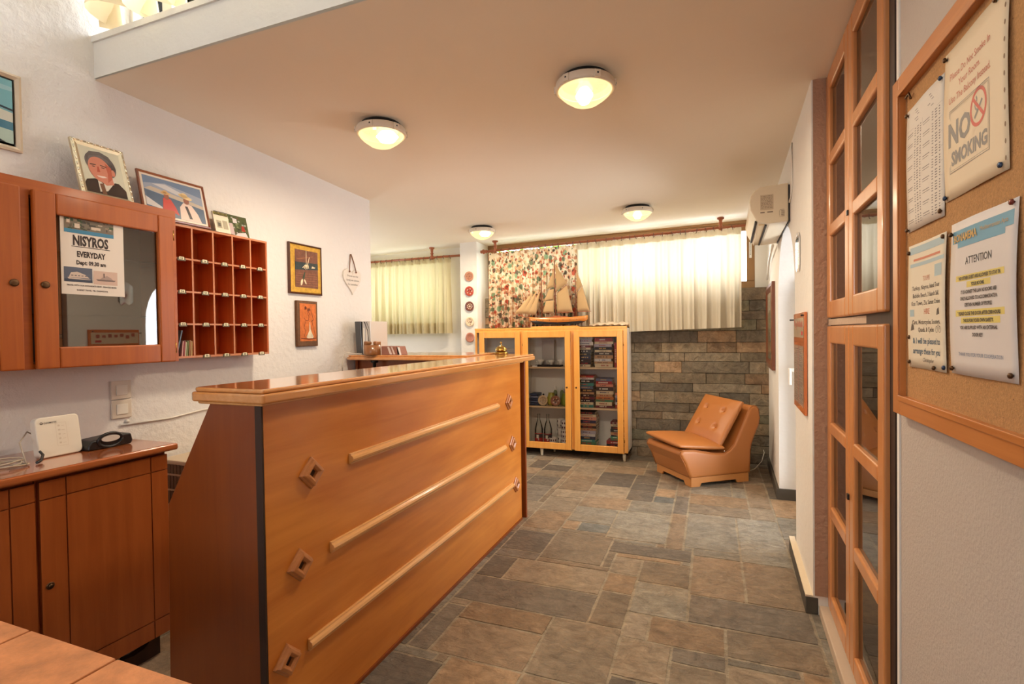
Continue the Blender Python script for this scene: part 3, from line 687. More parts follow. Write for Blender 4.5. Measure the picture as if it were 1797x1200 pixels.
# booklets in the lowest left compartment
def booklets():
    base = 1.165
    specs = [(.0, .0, .065, .004, (226, 200, 178), 'pink and cream leaflet standing at the left end of the pigeonhole', 0), (.012, 0, .063, .004, (222, 168, 150), 'salmon leaflet standing just left of the leaning dark booklet in the pigeonhole', 0),
             (.030, .0, .12, .006, (84, 104, 120), 'tall dark booklet with blue-grey spine leaning left in the lowest pigeonhole', 14), (.058, 0, .07, .006, (196, 140, 130), 'thin rose-coloured booklet right of the leaning booklet in the pigeonhole', 6), (.068, 0, .073, .004, (150, 60, 60), 'dark red thin booklet among the upright ones in the pigeonhole', 5),
             (.077, 0, .066, .004, (226, 222, 190), 'cream booklet between dark red and olive ones in the pigeonhole', 4), (.086, 0, .071, .005, (120, 130, 70), 'olive green booklet standing in the lowest pigeonhole', 4), (.097, 0, .073, .007, (160, 110, 60), 'brown booklet, second from the right in the pigeonhole', 3), (.108, 0, .069, .006, (188, 150, 90), 'mustard booklet, rightmost of the upright ones in the pigeonhole', 2)]
    for (x, y, h, w, c, lab, tilt) in specs:
        t = thing('booklet', lab, 'booklet', (-2.298, 1.622+x*.95, base), PI/2, 'booklets in the lowest pigeonhole')
        mb = MB(srgb(*c)); a = math.radians(tilt); sh = math.sin(a)*h
        v = [(0, .004, 0), (w, .004, 0), (w, .075, 0), (0, .075, 0), (sh, .004, h), (sh+w, .004, h), (sh+w, .075, h), (sh, .075, h)]
        mb.add(v, [(0, 3, 2, 1), (4, 5, 6, 7), (0, 1, 5, 4), (1, 2, 6, 5), (2, 3, 7, 6), (3, 0, 4, 7)]); mb.build('cover', M_book, t)
        mb = MB(srgb(225, 212, 190)); k = .001; v2 = [(p[0]+(k if i in (0, 3, 4, 7) else -k), p[1]+.0, p[2]+(.0008 if i > 3 else 0)) for i, p in enumerate(v)]
        mb.add([(p[0], min(max(p[1], .006), .074), p[2]) for p in v2], [(0, 3, 2, 1), (4, 5, 6, 7), (0, 1, 5, 4), (1, 2, 6, 5), (2, 3, 7, 6), (3, 0, 4, 7)]); mb.build('pages', M_ink, t)
booklets()

# ------------------------------------------------------------ pictures on top of the cabinet / rack
def lean(name, label, cat, loc, rz, rx, group=None):
    return thing(name, label, cat, loc, rz, group, rx)
def frame_mesh(w, h, b, d, prof=True):
    mb = MB()
    outer = [(0, 0), (w, 0), (w, h), (0, h)]; inner = [(b, b), (w-b, b), (w-b, h-b), (b, h-b)]; mid = [(b*.45, b*.45), (w-b*.45, b*.45), (w-b*.45, h-b*.45), (b*.45, h-b*.45)]
    V = [(x, 0, z) for x, z in outer] + [(x, -d, z) for x, z in outer] + [(x, -d*1.25, z) for x, z in mid] + [(x, -d*.7, z) for x, z in inner] + [(x, 0, z) for x, z in inner]
    F = []
    for k in range(4):
        for i in range(4):
            j = (i+1) % 4; F.append((4*k+i, 4*k+j, 4*k+4+j, 4*k+4+i))
    F.append((16, 17, 18, 19)); 
    for i in range(4):
        j = (i+1) % 4
    F.append((3, 2, 1, 0))
    mb.add(V, F); return mb
# portrait in silver frame: leaning back against the wall on the cabinet top
t = thing('framed_portrait', 'silvery beaded frame with portrait of a grey-haired man, standing on the wall cabinet', 'picture frame', (-2.278, 1.268, 1.81), PI/2-.0, None, -math.radians(17))
w, h = .195, .245
frame_mesh(w, h, .024, .012).build('frame', plain('champagne_silver', srgb(205, 192, 165), 0.28, 0.75), t)
mb = MB()
for i in range(10):
    for (px, pz) in ((.006, .012+i*.0245), (w-.006, .012+i*.0245)): mb.T = Matrix.Translation((px, -.014, pz)) @ Matrix.Diagonal((.0042, .004, .0085, 1)); mb.lathe([(0, -1), (.7, -.7), (1, 0), (.7, .7), (0, 1)], (0, 0, 0), 8)
for i in range(8):
    for pz in (.006, h-.006): mb.T = Matrix.Translation((.014+i*.0238, -.014, pz)) @ Matrix.Diagonal((.0085, .004, .0042, 1)); mb.lathe([(0, -1), (.7, -.7), (1, 0), (.7, .7), (0, 1)], (0, 0, 0), 8)
mb.build('beading', plain('silver_beads', srgb(230, 222, 200), 0.18, 0.9), t)
mb = MB(srgb(208, 206, 186)); mb.rect(.022, w-.022, .022, h-.022, -.0095)
mb.col = srgb(58, 48, 44); mb.poly([(.022, .022), (.173, .022), (.173, .058), (.15, .085), (.06, .085), (.03, .075), (.022, .06)], -.0099)
mb.col = srgb(214, 206, 192); mb.poly([(.07, .03), (.1, .04), (.145, .1), (.13, .105), (.09, .07), (.07, .08)], -.0102)
mb.col = srgb(120, 84, 64); mb.poly([(.078, .022), (.094, .022), (.09, .072), (.074, .066)], -.0104)
mb.col = srgb(116, 110, 110); mb.ell(.093, .158, .056, .052, -.0102, 28, -.25); mb.ell(.13, .14, .02, .035, -.0102, 16, -.2)
mb.col = srgb(206, 134, 112); mb.ell(.088, .130, .043, .056, -.0106, 30, .12); mb.poly([(.07, .1), (.128, .1), (.13, .075), (.1, .064), (.082, .078)], -.0105)
mb.ell(.135, .128, .008, .015, -.0107, 12); mb.col = srgb(186, 100, 80); mb.poly([(.11, .165), (.132, .15), (.128, .1), (.108, .078), (.114, .12)], -.0107)
mb.col = srgb(104, 98, 97); mb.poly([(.044, .155), (.056, .184), (.098, .197), (.126, .18), (.133, .155), (.146, .17), (.13, .2), (.1, .212), (.06, .205), (.044, .182)], -.0108)
mb.col = srgb(74, 64, 60); mb.poly([(.052, .148), (.074, .151), (.076, .147), (.054, .144)], -.0109); mb.poly([(.09, .153), (.114, .15), (.114, .146), (.091, .149)], -.0109); mb.ell(.065, .139, .006, .002, -.0109); mb.ell(.1, .141, .007, .002, -.0109)
mb.col = srgb(176, 88, 72); mb.poly([(.079, .142), (.084, .143), (.086, .12), (.074, .117)], -.0109); mb.col = srgb(232, 210, 200); mb.poly([(.07, .101), (.098, .104), (.108, .1), (.09, .094), (.075, .096)], -.0111)
mb.build('portrait_print', M_gloss, t)
# boat trip photograph
t = thing('framed_photograph', 'brown framed photograph of two people in sun hats on a boat', 'picture frame', (-2.3, 1.518, 1.783), PI/2, None, -math.radians(13))
w, h = .318, .218
frame_mesh(w, h, .011, .01).build('frame', wood('frame_brown', srgb(150, 84, 44), srgb(122, 62, 30), 'x', 0.3, 0.5), t)
mb = MB(srgb(222, 210, 196)); mb.rect(.01, w-.01, .01, h-.01, -.0072)
mb.col = srgb(112, 132, 160); mb.rect(.02, w-.02, .02, h-.02, -.0075); mb.col = srgb(150, 160, 178); mb.poly([(.02, .13), (w-.02, .1), (w-.02, .15), (.12, .18), (.02, .16)], -.0077)
mb.col = srgb(196, 196, 200); mb.poly([(.06, .165), (.2, .13), (.25, .135), (.12, .175)], -.0078)
mb.col = srgb(190, 176, 160); mb.poly([(.02, .135), (w-.02, .092), (w-.02, .108), (.12, .14), (.05, .15)], -.0079)
mb.col = srgb(84, 104, 128); mb.poly([(.02, .02), (w-.02, .02), (w-.02, .092), (.02, .132)], -.0080)
mb.col = srgb(200, 196, 196); mb.poly([(.02, .1), (.09, .06), (.09, .05), (.02, .06)], -.0082); mb.poly([(.05, .02), (.075, .06), (.11, .03), (.12, .02)], -.0083)
mb.col = srgb(196, 72, 66); mb.poly([(.09, .045), (.1, .108), (.135, .108), (.155, .07), (.165, .035), (.14, .045), (.135, .03), (.1, .03)], -.0085)
mb.col = srgb(150, 92, 74); mb.ell(.117, .117, .012, .016, -.0086); mb.col = srgb(212, 170, 118); mb.ell(.114, .132, .022, .007, -.0088); mb.ell(.114, .137, .012, .009, -.0088)
mb.col = srgb(224, 200, 188); mb.poly([(.17, .02), (.175, .08), (.195, .105), (.235, .1), (.262, .06), (.275, .02)], -.0085)
mb.col = srgb(62, 54, 60); mb.poly([(.2, .09), (.215, .03), (.23, .03), (.214, .09)], -.0087); mb.col = srgb(150, 96, 80); mb.ell(.212, .118, .014, .018, -.0086)
mb.col = srgb(224, 196, 146); mb.ell(.21, .136, .033, .01, -.0089, 20, -.25); mb.ell(.205, .143, .017, .012, -.0089)
mb.build('photograph', M_gloss, t)
# desk calendar and loose photo card
t = thing('desk_calendar', 'small spiral-bound calendar with sketches standing on the right of the pigeonhole rack', 'calendar', (-2.295, 1.868, 1.781), PI/2, None, -math.radians(14))
mb = MB(srgb(226, 214, 190)); mb.box(0, .085, 0, .008, 0, .108); mb.col = srgb(168, 158, 134); mb.rect(.012, .04, .022, .062, -.0006); mb.rect(.047, .075, .02, .066, -.0006); mb.col = srgb(90, 84, 72); mb.rect(.018, .034, .03, .05, -.001); mb.col = srgb(150, 140, 60); mb.rect(.002, .083, .092, .106, -.0006)
mb.build('pages', M_ink, t)
mb = MB()
for i in range(10): mb.tube([(.008+i*.0077, -.003+.006*math.sin(a), .1+.009*math.cos(a)) for a in [2*PI*k/8 for k in range(9)]], .0013, 5)
mb.build('spiral_binding', M_black, t)
t = thing('photo_card', 'glossy photograph of a green garden leaning behind the desk calendar', 'photograph', (-2.325, 1.905, 1.781), PI/2, None, -math.radians(13))
mb = MB(srgb(74, 84, 50)); mb.box(0, .19, 0, .002, 0, .118); rr = random.Random(5)
for i in range(70):
    mb.col = srgb(*rr.choice([(90, 100, 60), (60, 70, 44), (120, 130, 90), (50, 52, 40), (160, 160, 150), (96, 80, 60)])); a = .004+rr.random()*.17; b = .004+rr.random()*.1; mb.rect(a, a+.012, b, b+.009, -.0004-i*4e-6)
mb.col = srgb(210, 205, 205); mb.poly([(.1, .005), (.18, .005), (.17, .03), (.12, .02)], -.0012); mb.rect(.1, .125, .075, .1, -.0012); mb.col = srgb(200, 180, 180); mb.poly([(.07, .01), (.1, .005), (.095, .07), (.075, .07)], -.0012); mb.col = srgb(160, 50, 40); mb.poly([(.145, .035), (.17, .035), (.165, .065), (.15, .065)], -.0012)
mb.build('print', M_gloss, t)

# ------------------------------------------------------------ wall pieces on the left wall
def onL(y, z): return (XL+.001, y, z)
t = thing('seascape_picture', 'blue seascape print in a pale clip frame high on the left wall', 'picture', onL(.80, 1.952), PI/2)
w, h = .352, .285
frame_mesh(w, h, .018, .014).build('frame', plain('pale_frame', srgb(214, 196, 170), 0.5), t)
mb = MB(srgb(118, 178, 190)); x0 = .026; x1 = w-.026; mb.rect(x0, x1, .026, h-.026, -.011); mb.col = srgb(150, 196, 204); mb.poly([(x0, .2), (x1, .22), (x1, .235), (x0, .24)], -.0112)
mb.col = srgb(206, 208, 196); mb.poly([(x0, .12), (x1-.08, .15), (x1, .14), (x1, .09), (x0, .09)], -.0113); mb.col = srgb(50, 70, 84); mb.poly([(x0, .148), (x1-.06, .155), (x1, .146), (x1, .154), (x1-.06, .162), (x0, .156)], -.0115)
mb.col = srgb(70, 124, 148); mb.poly([(x0, .09), (x1, .075), (x1, .105), (x0, .12)], -.0116); mb.col = srgb(176, 200, 190); mb.poly([(x0, .03), (x1, .026), (x1, .075), (x0, .09)], -.0115); mb.col = srgb(44, 52, 60); mb.poly([(x0+.1, .026), (x1-.02, .026), (x1-.1, .06), (x1-.14, .085), (x0+.12, .06)], -.0118)
mb.build('seascape_print', M_gloss, t)

t = thing('wall_plaque', 'gilt framed embossed plaque with a flying bird motif on the left wall', 'plaque', onL(2.452, 1.517), PI/2)
w, h = .282, .317
frame_mesh(w, h, .012, .016).build('frame', wood('plaque_wood', srgb(96, 52, 30), srgb(70, 36, 20), 'x', 0.4, 0.3), t)
mb = MB(srgb(205, 158, 60)); mb.box(.01, w-.01, -.016, -.006, .01, h-.01); mb.build('gilt_mount', M_copper, t, bevel=.003)
mb = MB(srgb(120, 76, 58)); mb.rect(.045, w-.038, .042, h-.038, -.0168); mb.col = srgb(52, 62, 64); mb.poly([(.045, .15), (w-.038, .165), (w-.038, .205), (.045, .2)], -.0172)
mb.col = srgb(150, 96, 66)
for k in range(6): mb.poly([(.05, .052+k*.015), (w-.045, .058+k*.015), (w-.045, .061+k*.015), (.05, .055+k*.015)], -.0174)
mb.poly([(.06, .22), (.2, .25), (.2, .245), (.06, .213)], -.0175)
mb.col = srgb(226, 206, 170); mb.poly([(.138, h-.04), (.142, h-.04), (.142, .18), (.138, .18)], -.018); mb.poly([(.145, .18), (.165, .24), (.17, .24), (.15, .176)], -.018)
for a in range(5): mb.poly([(.13+.006*a, .19), (.105+.013*a, .16+.004*abs(a-2)), (.11+.013*a, .158+.004*abs(a-2)), (.136+.006*a, .186)], -.0182)
mb.poly([(.185, .17), (.215, .172), (.218, .18), (.19, .184)], -.0182); mb.ell(.098, .075, .009, .022, -.0183, 14, -.3); mb.ell(.128, .08, .006, .018, -.0183, 14, .5); mb.col = srgb(56, 70, 50); mb.poly([(.105, .1), (.12, .14), (.13, .14), (.12, .095)], -.0182)
mb.build('relief', M_copper, t)

t = thing('copper_plaque', 'small copper relief of a dancing couple in a dark rustic frame, below the gilt plaque', 'plaque', onL(2.502, 1.185), PI/2)
w, h = .18, .291
mb = MB(srgb(110, 76, 50)); mb.box(0, w, -.02, 0, 0, h); mb.build('board', M_copper, t, bevel=.004)
mb = MB(srgb(204, 112, 54)); mb.rect(.022, w-.016, .034, h-.018, -.0206); mb.build('copper_sheet', M_copper, t)
mb = MB(srgb(110, 50, 26))
def line(mb, pts, wd, y):
    for a, b in zip(pts, pts[1:]):
        dx, dz = b[0]-a[0], b[1]-a[1]; l = math.hypot(dx, dz) or 1; nx_, nz_ = -dz/l*wd, dx/l*wd
        mb.poly([(a[0]+nx_, a[1]+nz_), (b[0]+nx_, b[1]+nz_), (b[0]-nx_, b[1]-nz_), (a[0]-nx_, a[1]-nz_)], y)
line(mb, [(.06, .235), (.075, .25), (.09, .24), (.085, .22), (.1, .19), (.095, .165), (.07, .165), (.06, .18)], .0016, -.0212)
line(mb, [(.1, .24), (.115, .235), (.13, .2), (.14, .17), (.12, .16)], .0016, -.0212); line(mb, [(.07, .16), (.055, .12), (.07, .1), (.055, .06)], .0016, -.0212); line(mb, [(.125, .16), (.145, .1), (.16, .055)], .0016, -.0212); line(mb, [(.03, .052), (.1, .046), (.165, .052)], .003, -.0212); line(mb, [(.085, .24), (.11, .2)], .002, -.0212)
mb.ell(.072, .245, .009, .011, -.0211); mb.ell(.102, .235, .008, .01, -.0211)
mb.col = srgb(222, 204, 170); mb.poly([(.108, .155), (.112, .11), (.138, .06), (.13, .052), (.085, .052), (.075, .06), (.1, .1), (.104, .155)], -.0216)
mb.build('relief', M_copper, t)

# heart plaque
t = thing('heart_sign', 'white wooden heart sign with grey script hanging on a brown cord', 'sign', onL(2.955, 1.545), PI/2)
pts = []
for i in range(40):
    a = 2*PI*i/40; x = 16*math.sin(a)**3; z = 13*math.cos(a)-5*math.cos(2*a)-2*math.cos(3*a)-math.cos(4*a); pts.append((.098+x*.0061, .108+z*.0064))
mb = MB(); mb.prism([(p[0], p[1]) for p in pts], -.012, 0, 'y'); mb.build('heart_board', plain('heart_white', srgb(224, 216, 206), 0.5), t, bevel=.002)
mb = MB(srgb(120, 112, 108)); 
for k, s_ in enumerate(('Friends are the', 'family we choose', 'for ourselves')): mb.text(s_, .021, .098, .128-k*.03, -.0128, .95, shear=.3)
mb.build('lettering', M_ink, t)
mb = MB(); mb.tube([(.062, -.014, .165), (.07, -.01, .2), (.088, -.004, .29), (.098, -.002, .293), (.118, -.008, .24), (.135, -.014, .17)], .0035, 6); mb.lathe([(0, -.009), (.008, 0), (0, .009)], (.062, -.016, .165), 8); mb.lathe([(0, -.009), (.008, 0), (0, .009)], (.134, -.016, .165), 8); mb.build('cord', plain('leather_cord', srgb(120, 78, 52), 0.7), t)

# light switches
for z, lab in ((.986, 'upper of the two square white light switches on the left wall'), (.902, 'lower of the two square white light switches on the left wall')):
    t = thing('light_switch', lab, 'switch', onL(1.437, z), PI/2, 'stacked light switches')
    mb = MB(); mb.box(0, .082, -.009, 0, 0, .081); mb.build('switch_frame', plain('switch_cream', srgb(222, 210, 194), .3), t, bevel=.003)
    mb = MB(); mb.box(.018, .064, -.0135, -.009, .018, .062); mb.build('rocker', plain('rocker', srgb(236, 230, 218), 0.2), t, bevel=.0015)
# nail, wall cable
mb = MB(); mb.tube([(XL+.006, 1.47, .872), (XL+.006, 1.7, .868), (XL+.006, 1.85, .882), (XL+.006, 2.1, .89), (XL+.006, 2.4, .893), (XL+.006, 2.9, .9)], .0045, 6)
for y in (1.5, 1.98, 2.4): mb.lathe([(.008, 0), (.008, .012), (0, .013)], (XL, y, .885), 8, 'x')
tag(mb.build('wall_cable', M_white), 'white cable clipped along the left wall above the boxy heater', 'cable')

# boxy appliance between cabinet and counter
t = thing('floor_heater', 'beige boxy appliance with side grille standing between low cabinet and counter', 'heater', (-2.395, 1.62, 0))
mb = MB(); mb.prism([(0.0, .05), (.26, .05), (.26, .585), (.2, .69), (0, .69)], 0, .5, 'y'); mb.build('housing', plain('beige_housing', srgb(205, 186, 160), 0.5), t, bevel=.006)
mb = MB()
for k, (za, zb) in enumerate(((.63, .672), (.56, .62), (.49, .55))):
    for j in range(8): mb.box(.02+j*.022, .036+j*.022, -.004, .0005, za, zb) if j*.022+.036 < (.2 if k == 0 else .25) else None
mb.build('grille', plain('grille_dark', srgb(110, 86, 66), 0.7), t)
mb = MB(srgb(40, 110, 84)); mb.T = Matrix.Translation((.2605, .09, .5)) @ Matrix.Rotation(PI/2, 4, 'Z'); mb.rect(0, .07, 0, .04, 0); mb.col = srgb(220, 214, 200); mb.rect(.015, .055, .01, .03, -.0006); mb.build('badge', M_ink, t)
for (fx, fy) in ((.03, .03), (.2, .03), (.03, .43), (.2, .43)): mb = MB(); mb.box(fx, fx+.03, fy, fy+.03, 0, .05); mb.build('foot', M_black, t)
mb = MB(); mb.tube([(.21, -.004, .49), (.235, -.012, .46), (.235, -.012, .42), (.21, -.01, .38), (.19, -.006, .36)], .004, 6); mb.build('power_cord', M_black, t)

# router, phone charger, cables on the low cabinet
t = thing('internet_router', 'cream upright internet router leaning on the low cabinet worktop', 'router', (-2.19, 1.066, .832), PI/2+.06, None, -math.radians(9))
pts = []
for (cx, cz, a0) in ((.127, .128, 0), (.02, .128, 90), (.02, .016, 180), (.127, .016, 270)):
    for i in range(6): a = math.radians(a0+18*i); pts.append((cx+.016*math.cos(a), cz+.016*math.sin(a)))
mb = MB(); mb.prism(pts, 0, .03, 'y'); mb.build('housing', M_router, t, bevel=.004, seg=3)
mb = MB(srgb(60, 56, 54)); mb.ell(.022, .123, .0045, .0045, -.0008); mb.col = srgb(232, 222, 205); mb.ell(.0215, .1235, .002, .002, -.0012); mb.col = srgb(60, 56, 54); mb.text('COSMOTE', .0085, .029, .12, -.0008, 1.0, 'LEFT', bold=.0001); mb.build('logo', M_ink, t)
mb = MB(srgb(214, 200, 180))
for k in range(5): mb.ell(.074, .108-k*.0155, .004, .0035, -.0008, 10); mb.rect(.082, .092, .1055-k*.0155, .107-k*.0155, -.0008)
line(mb, [(.064, .035), (.064, .118), (.098, .118)], .0004, -.0008); line(mb, [(.064, .035), (.098, .035), (.098, .118)], .0004, -.0008)
mb.build('indicator_icons', M_ink, t)
t = thing('phone_charger', 'black cordless phone charging cradle beside the router', 'phone cradle', (-2.18, 1.21, .831), PI/2)
mb = MB(); v = []
prof = [(-.002, 0), (.152, 0), (.158, .014), (.152, .042), (.135, .044), (.012, .036), (.0, .018)]
mb.prism([(p[0], p[1]) for p in prof], -.012, .075, 'y'); mb.build('cradle', M_black, t, bevel=.006, seg=3)
mb = MB(); ring = [(.074+.042*math.cos(a), -.013, .03+.026*math.sin(a)) for a in [PI*2*k/28 for k in range(29)]]; mb.tube(ring, .0055, 8); mb.build('cradle_ring', M_black, t)
mb = MB(srgb(206, 198, 188)); mb.ell(.074, .036, .033, .012, -.0165, 24); mb.build('cradle_pad', M_gloss, t)
mb = MB(srgb(200, 200, 200)); mb.text('Panasonic', .008, .074, .006, -.0128, 1); mb.build('logo', M_ink, t)
mb = MB(); pts = []
for k in range(60):
    a = k*.42; r = .05+.012*math.sin(k*.9); pts.append((-2.16+r*.8*math.cos(a), .955+r*1.2*math.sin(a), .834+.0006*k*.6+.003*math.sin(k)))
mb.tube(pts, .0028, 5); mb.tube([(-2.12, 1.0, .836), (-2.2, 1.02, .9), (-2.26, 1.07, .925), (-2.25, 1.1, .9)], .0025, 5)
tag(mb.build('coiled_cable', plain('grey_cable', srgb(180, 165, 145), 0.5)), 'loose coil of pale cable lying left of the router', 'cable')
mb = MB(); mb.tube([(-2.125, 1.03, .836), (-2.14, 1.05, .838), (-2.17, 1.07, .85), (-2.2, 1.075, .86)], .0045, 6)
tag(mb.build('power_plug', M_black), 'black plug lead running behind the router foot', 'cable')

# tiled table in the foreground
t = thing('tiled_table', 'tabletop of mottled terracotta tiles at the lower left corner', 'table', (-1.6, -.1, 0))
mb = MB(srgb(168, 140, 120)); mb.box(0, 1.22, 0, .562, .755, .793); mb.build('table_board', M_tile, t)
mb = MB()
for i in range(7):
    for j in range(3):
        mb.col = srgb(*R_.choice([(226, 160, 98), (214, 142, 84), (232, 170, 106), (204, 132, 82)]))
        x = .012+i*.2043-.2+.2; x0_ = (-.987+1.6)-.2043*3+i*.2043+.002; y1_ = .5645-j*.2043
        mb.box(max(x0_, 0), min(x0_+.2003, 1.22), max(y1_-.2003, 0), y1_, .793, .8) if x0_ < 1.2 and x0_ > -.19 else None
mb.build('tiles', M_tile, t, bevel=.002)
for (a, b) in ((.05, .05), (1.1, .05), (.05, .45), (1.1, .45)): mb = MB(); mb.box(a, a+.06, b, b+.06, 0, .755); mb.build('leg', W_low, t)

# ------------------------------------------------------------ ceiling lamps
def ceiling_lamp(x, y, rot, label):
    z = ceil_z(x, y) - .001
    t = thing('ceiling_lamp', label, 'lamp', (x, y, z), rot, 'round ceiling lamps')
    mb = MB(); mb.lathe([(.098, 0.0), (.104, -.022), (.1, -.03), (0, -.03)][::-1], (0, 0, 0), 32); mb.build('gasket', M_black, t)
    mb = MB(); mb.lathe([(.1, -.018), (.122, -.022), (.128, -.05), (.122, -.058), (.112, -.056), (.108, -.045), (.1, -.03)][::-1], (0, 0, 0), 40); mb.build('rim', M_lamprim, t, bevel=.002)
    for k in range(6):
        a = k*PI/3+.3; mb = MB(); mb.T = Matrix.Rotation(a, 4, 'Z'); mb.box(.122, .131, -.014, .014, -.056, -.026); mb.build('clip', M_lamprim, t, bevel=.002)
        mb = MB(); mb.T = Matrix.Rotation(a, 4, 'Z'); mb.lathe([(.004, 0), (.004, .001), (0, .0012)], (.131, 0, -.04), 8, 'x'); mb.build('screw', M_black, t)
    n = 36; prof = [(.112, -.05), (.106, -.068), (.088, -.085), (.058, -.106), (.03, -.116), (0.0, -.118)]
    mb = MB(); mb.lathe(prof[::-1], (0, 0, 0), n, smooth=False); mb.build('diffuser', M_diff, t)
    mb = MB(); mb.T = Matrix.Translation((.03, .0, -.062)) @ Matrix.Diagonal((1.9, 1.25, 1.1, 1)); mb.lathe([(0, -.03), (.018, -.024), (.03, 0), (.018, .024), (0, .03)], (0, 0, 0), 16); mb.build('bulb', M_bulb, t)
    l = bpy.data.lights.new('lamp_light', 'AREA'); l.shape = 'DISK'; l.size = .19; l.energy = LAMP_W; l.color = LAMP_COL
    o = bpy.data.objects.new('lamp_light', l); COL.objects.link(o); o.parent = t; o.location = (0, 0, -.122)
M_lamprim = plain('lamp_rim', srgb(226, 214, 196), 0.4)
def diffuser_mat():
    m, t, p, N, L = nt('lamp_diffuser'); t.nodes.remove(p)
    tr = N('ShaderNodeBsdfTransparent'); tr.inputs[0].default_value = (1, .9, .7, 1); em = N('ShaderNodeEmission'); em.inputs[0].default_value = (1, .76, .38, 1); em.inputs[1].default_value = 1.7
    gl = N('ShaderNodeBsdfGlossy'); gl.inputs['Roughness'].default_value = .15
    ad = N('ShaderNodeAddShader'); m1 = N('ShaderNodeMixShader'); m1.inputs[0].default_value = .55; m2 = N('ShaderNodeMixShader'); m2.inputs[0].default_value = .08
    L(tr.outputs[0], m1.inputs[1]); L(em.outputs[0], m1.inputs[2]); L(m1.outputs[0], m2.inputs[1]); L(gl.outputs[0], m2.inputs[2]); L(m2.outputs[0], t.nodes['Material Output'].inputs['Surface'])
    return m
M_diff = diffuser_mat()
M_bulb = plain('bulb', (1, .9, .7), .5, emis=(1, .8, .5), es=25)
ceiling_lamp(-1.555, 2.22, .4, 'glowing round ceiling lamp above the middle of the counter, left one of the near pair')
ceiling_lamp(-.485, 2.155, 1.9, 'largest-looking round ceiling lamp, right one of the near pair')
ceiling_lamp(-2.02, 4.48, .2, 'small-looking round ceiling lamp in front of the plate pillar')
ceiling_lamp(-.555, 4.38, 1.7, 'small-looking amber round ceiling lamp before the wide curtained window')

# ------------------------------------------------------------ curtains and rods
def curtain_mesh(x0, x1, z0a, z0b, z1a, z1b, n, amp, seed, gather=.045, nz=14, y=0.0, side=0.0, zoff=0.0, xoff=0.0):
    """pleated sheet from (x0..x1); z1a/z1b top left/right, z0a/z0b bottom left/right"""
    rr = random.Random(seed); mb = MB(); v = []; f = []
    nx = n*22; ph = [rr.uniform(-.6, .6) for _ in range(n+2)]; am = [rr.uniform(.45, 1.25) for _ in range(n+2)]; wd = [rr.uniform(-.35, .35) for _ in range(n+2)]
    for j in range(nz+1):
        w = j/nz
        for i in range(nx+1):
            u = i/nx; s = u*n; k = int(min(s, n-1)); fr = s-k
            amp_l = am[k]*(1-fr)+am[k+1]*fr
            A = amp*(amp_l*(.3+.7*w**.6)) ; shift = (ph[k]*(1-fr)+ph[k+1]*fr)
            yy = y - A*math.sin(2*PI*(s+.25*shift*w)) - .25*A*math.sin(4*PI*s+shift)
            q_ = (fr-.5-.12*shift*w)/.085; yy -= A*1.5*w**.5*math.exp(-q_*q_)
            if w < gather*1.5: yy -= .004*math.sin(2*PI*s*5)
            x = x0+(x1-x0)*u + (wd[k]*(1-fr)+wd[k+1]*fr)*.02*w + side*w*(u-.5)
            zt = z1a+(z1b-z1a)*u; zb = z0a+(z0b-z0a)*u; zb = max(zb, 1.3125-zoff) if x+xoff < -.735 and x+xoff > -2.34 else zb; z = zt+(zb-zt)*w
            if j == 0: z += .008*abs(math.sin(PI*s*2))
            v.append((x, yy, z))
    for j in range(nz):
        for i in range(nx):
            a = j*(nx+1)+i; f.append((a, a+nx+1, a+nx+2, a+1))
    mb.add(v, f, True); return mb
def hem_strip(mbsrc_args, dz): pass
def curtain(name, label, cat, mat, group=None, tape=True, hem=True, **k):
    t = thing(name, label, cat, (0, 0, 0), 0, group)
    cx, cy, cz = (k['x0']+k['x1'])/2, k['y'], min(k['z0a'], k['z0b'])
    t.location = (cx, cy, cz)
    kk = dict(k); kk['x0'] -= cx; kk['x1'] -= cx; kk['y'] = 0
    for q in ('z0a', 'z0b', 'z1a', 'z1b'): kk[q] -= cz
    kk['zoff'] = cz; kk['xoff'] = cx
    curtain_mesh(**kk).build('drape', mat, t)
    if tape:
        g = dict(kk); g['y'] = .010; g['z0a'] = kk['z1a']-.055; g['z0b'] = kk['z1b']-.055; g['amp'] = .006; g['n'] = kk['n']*3; g['nz'] = 3; g['seed'] = 99; g['zoff'] = 9
        curtain_mesh(**g).build('heading_tape', mat, t)
    if hem:
        h = dict(kk); h['nz'] = 14; h['y'] = 0; mb = curtain_mesh(**h); nn = kk['n']*22+1; keep = [f for f in mb.f if min(f) >= 12*nn]
        mb2 = MB(); mb2.add([(p[0], p[1]+.004, p[2]) for p in mb.v], keep, True); mb2.build('hem', mat, t)
    return t
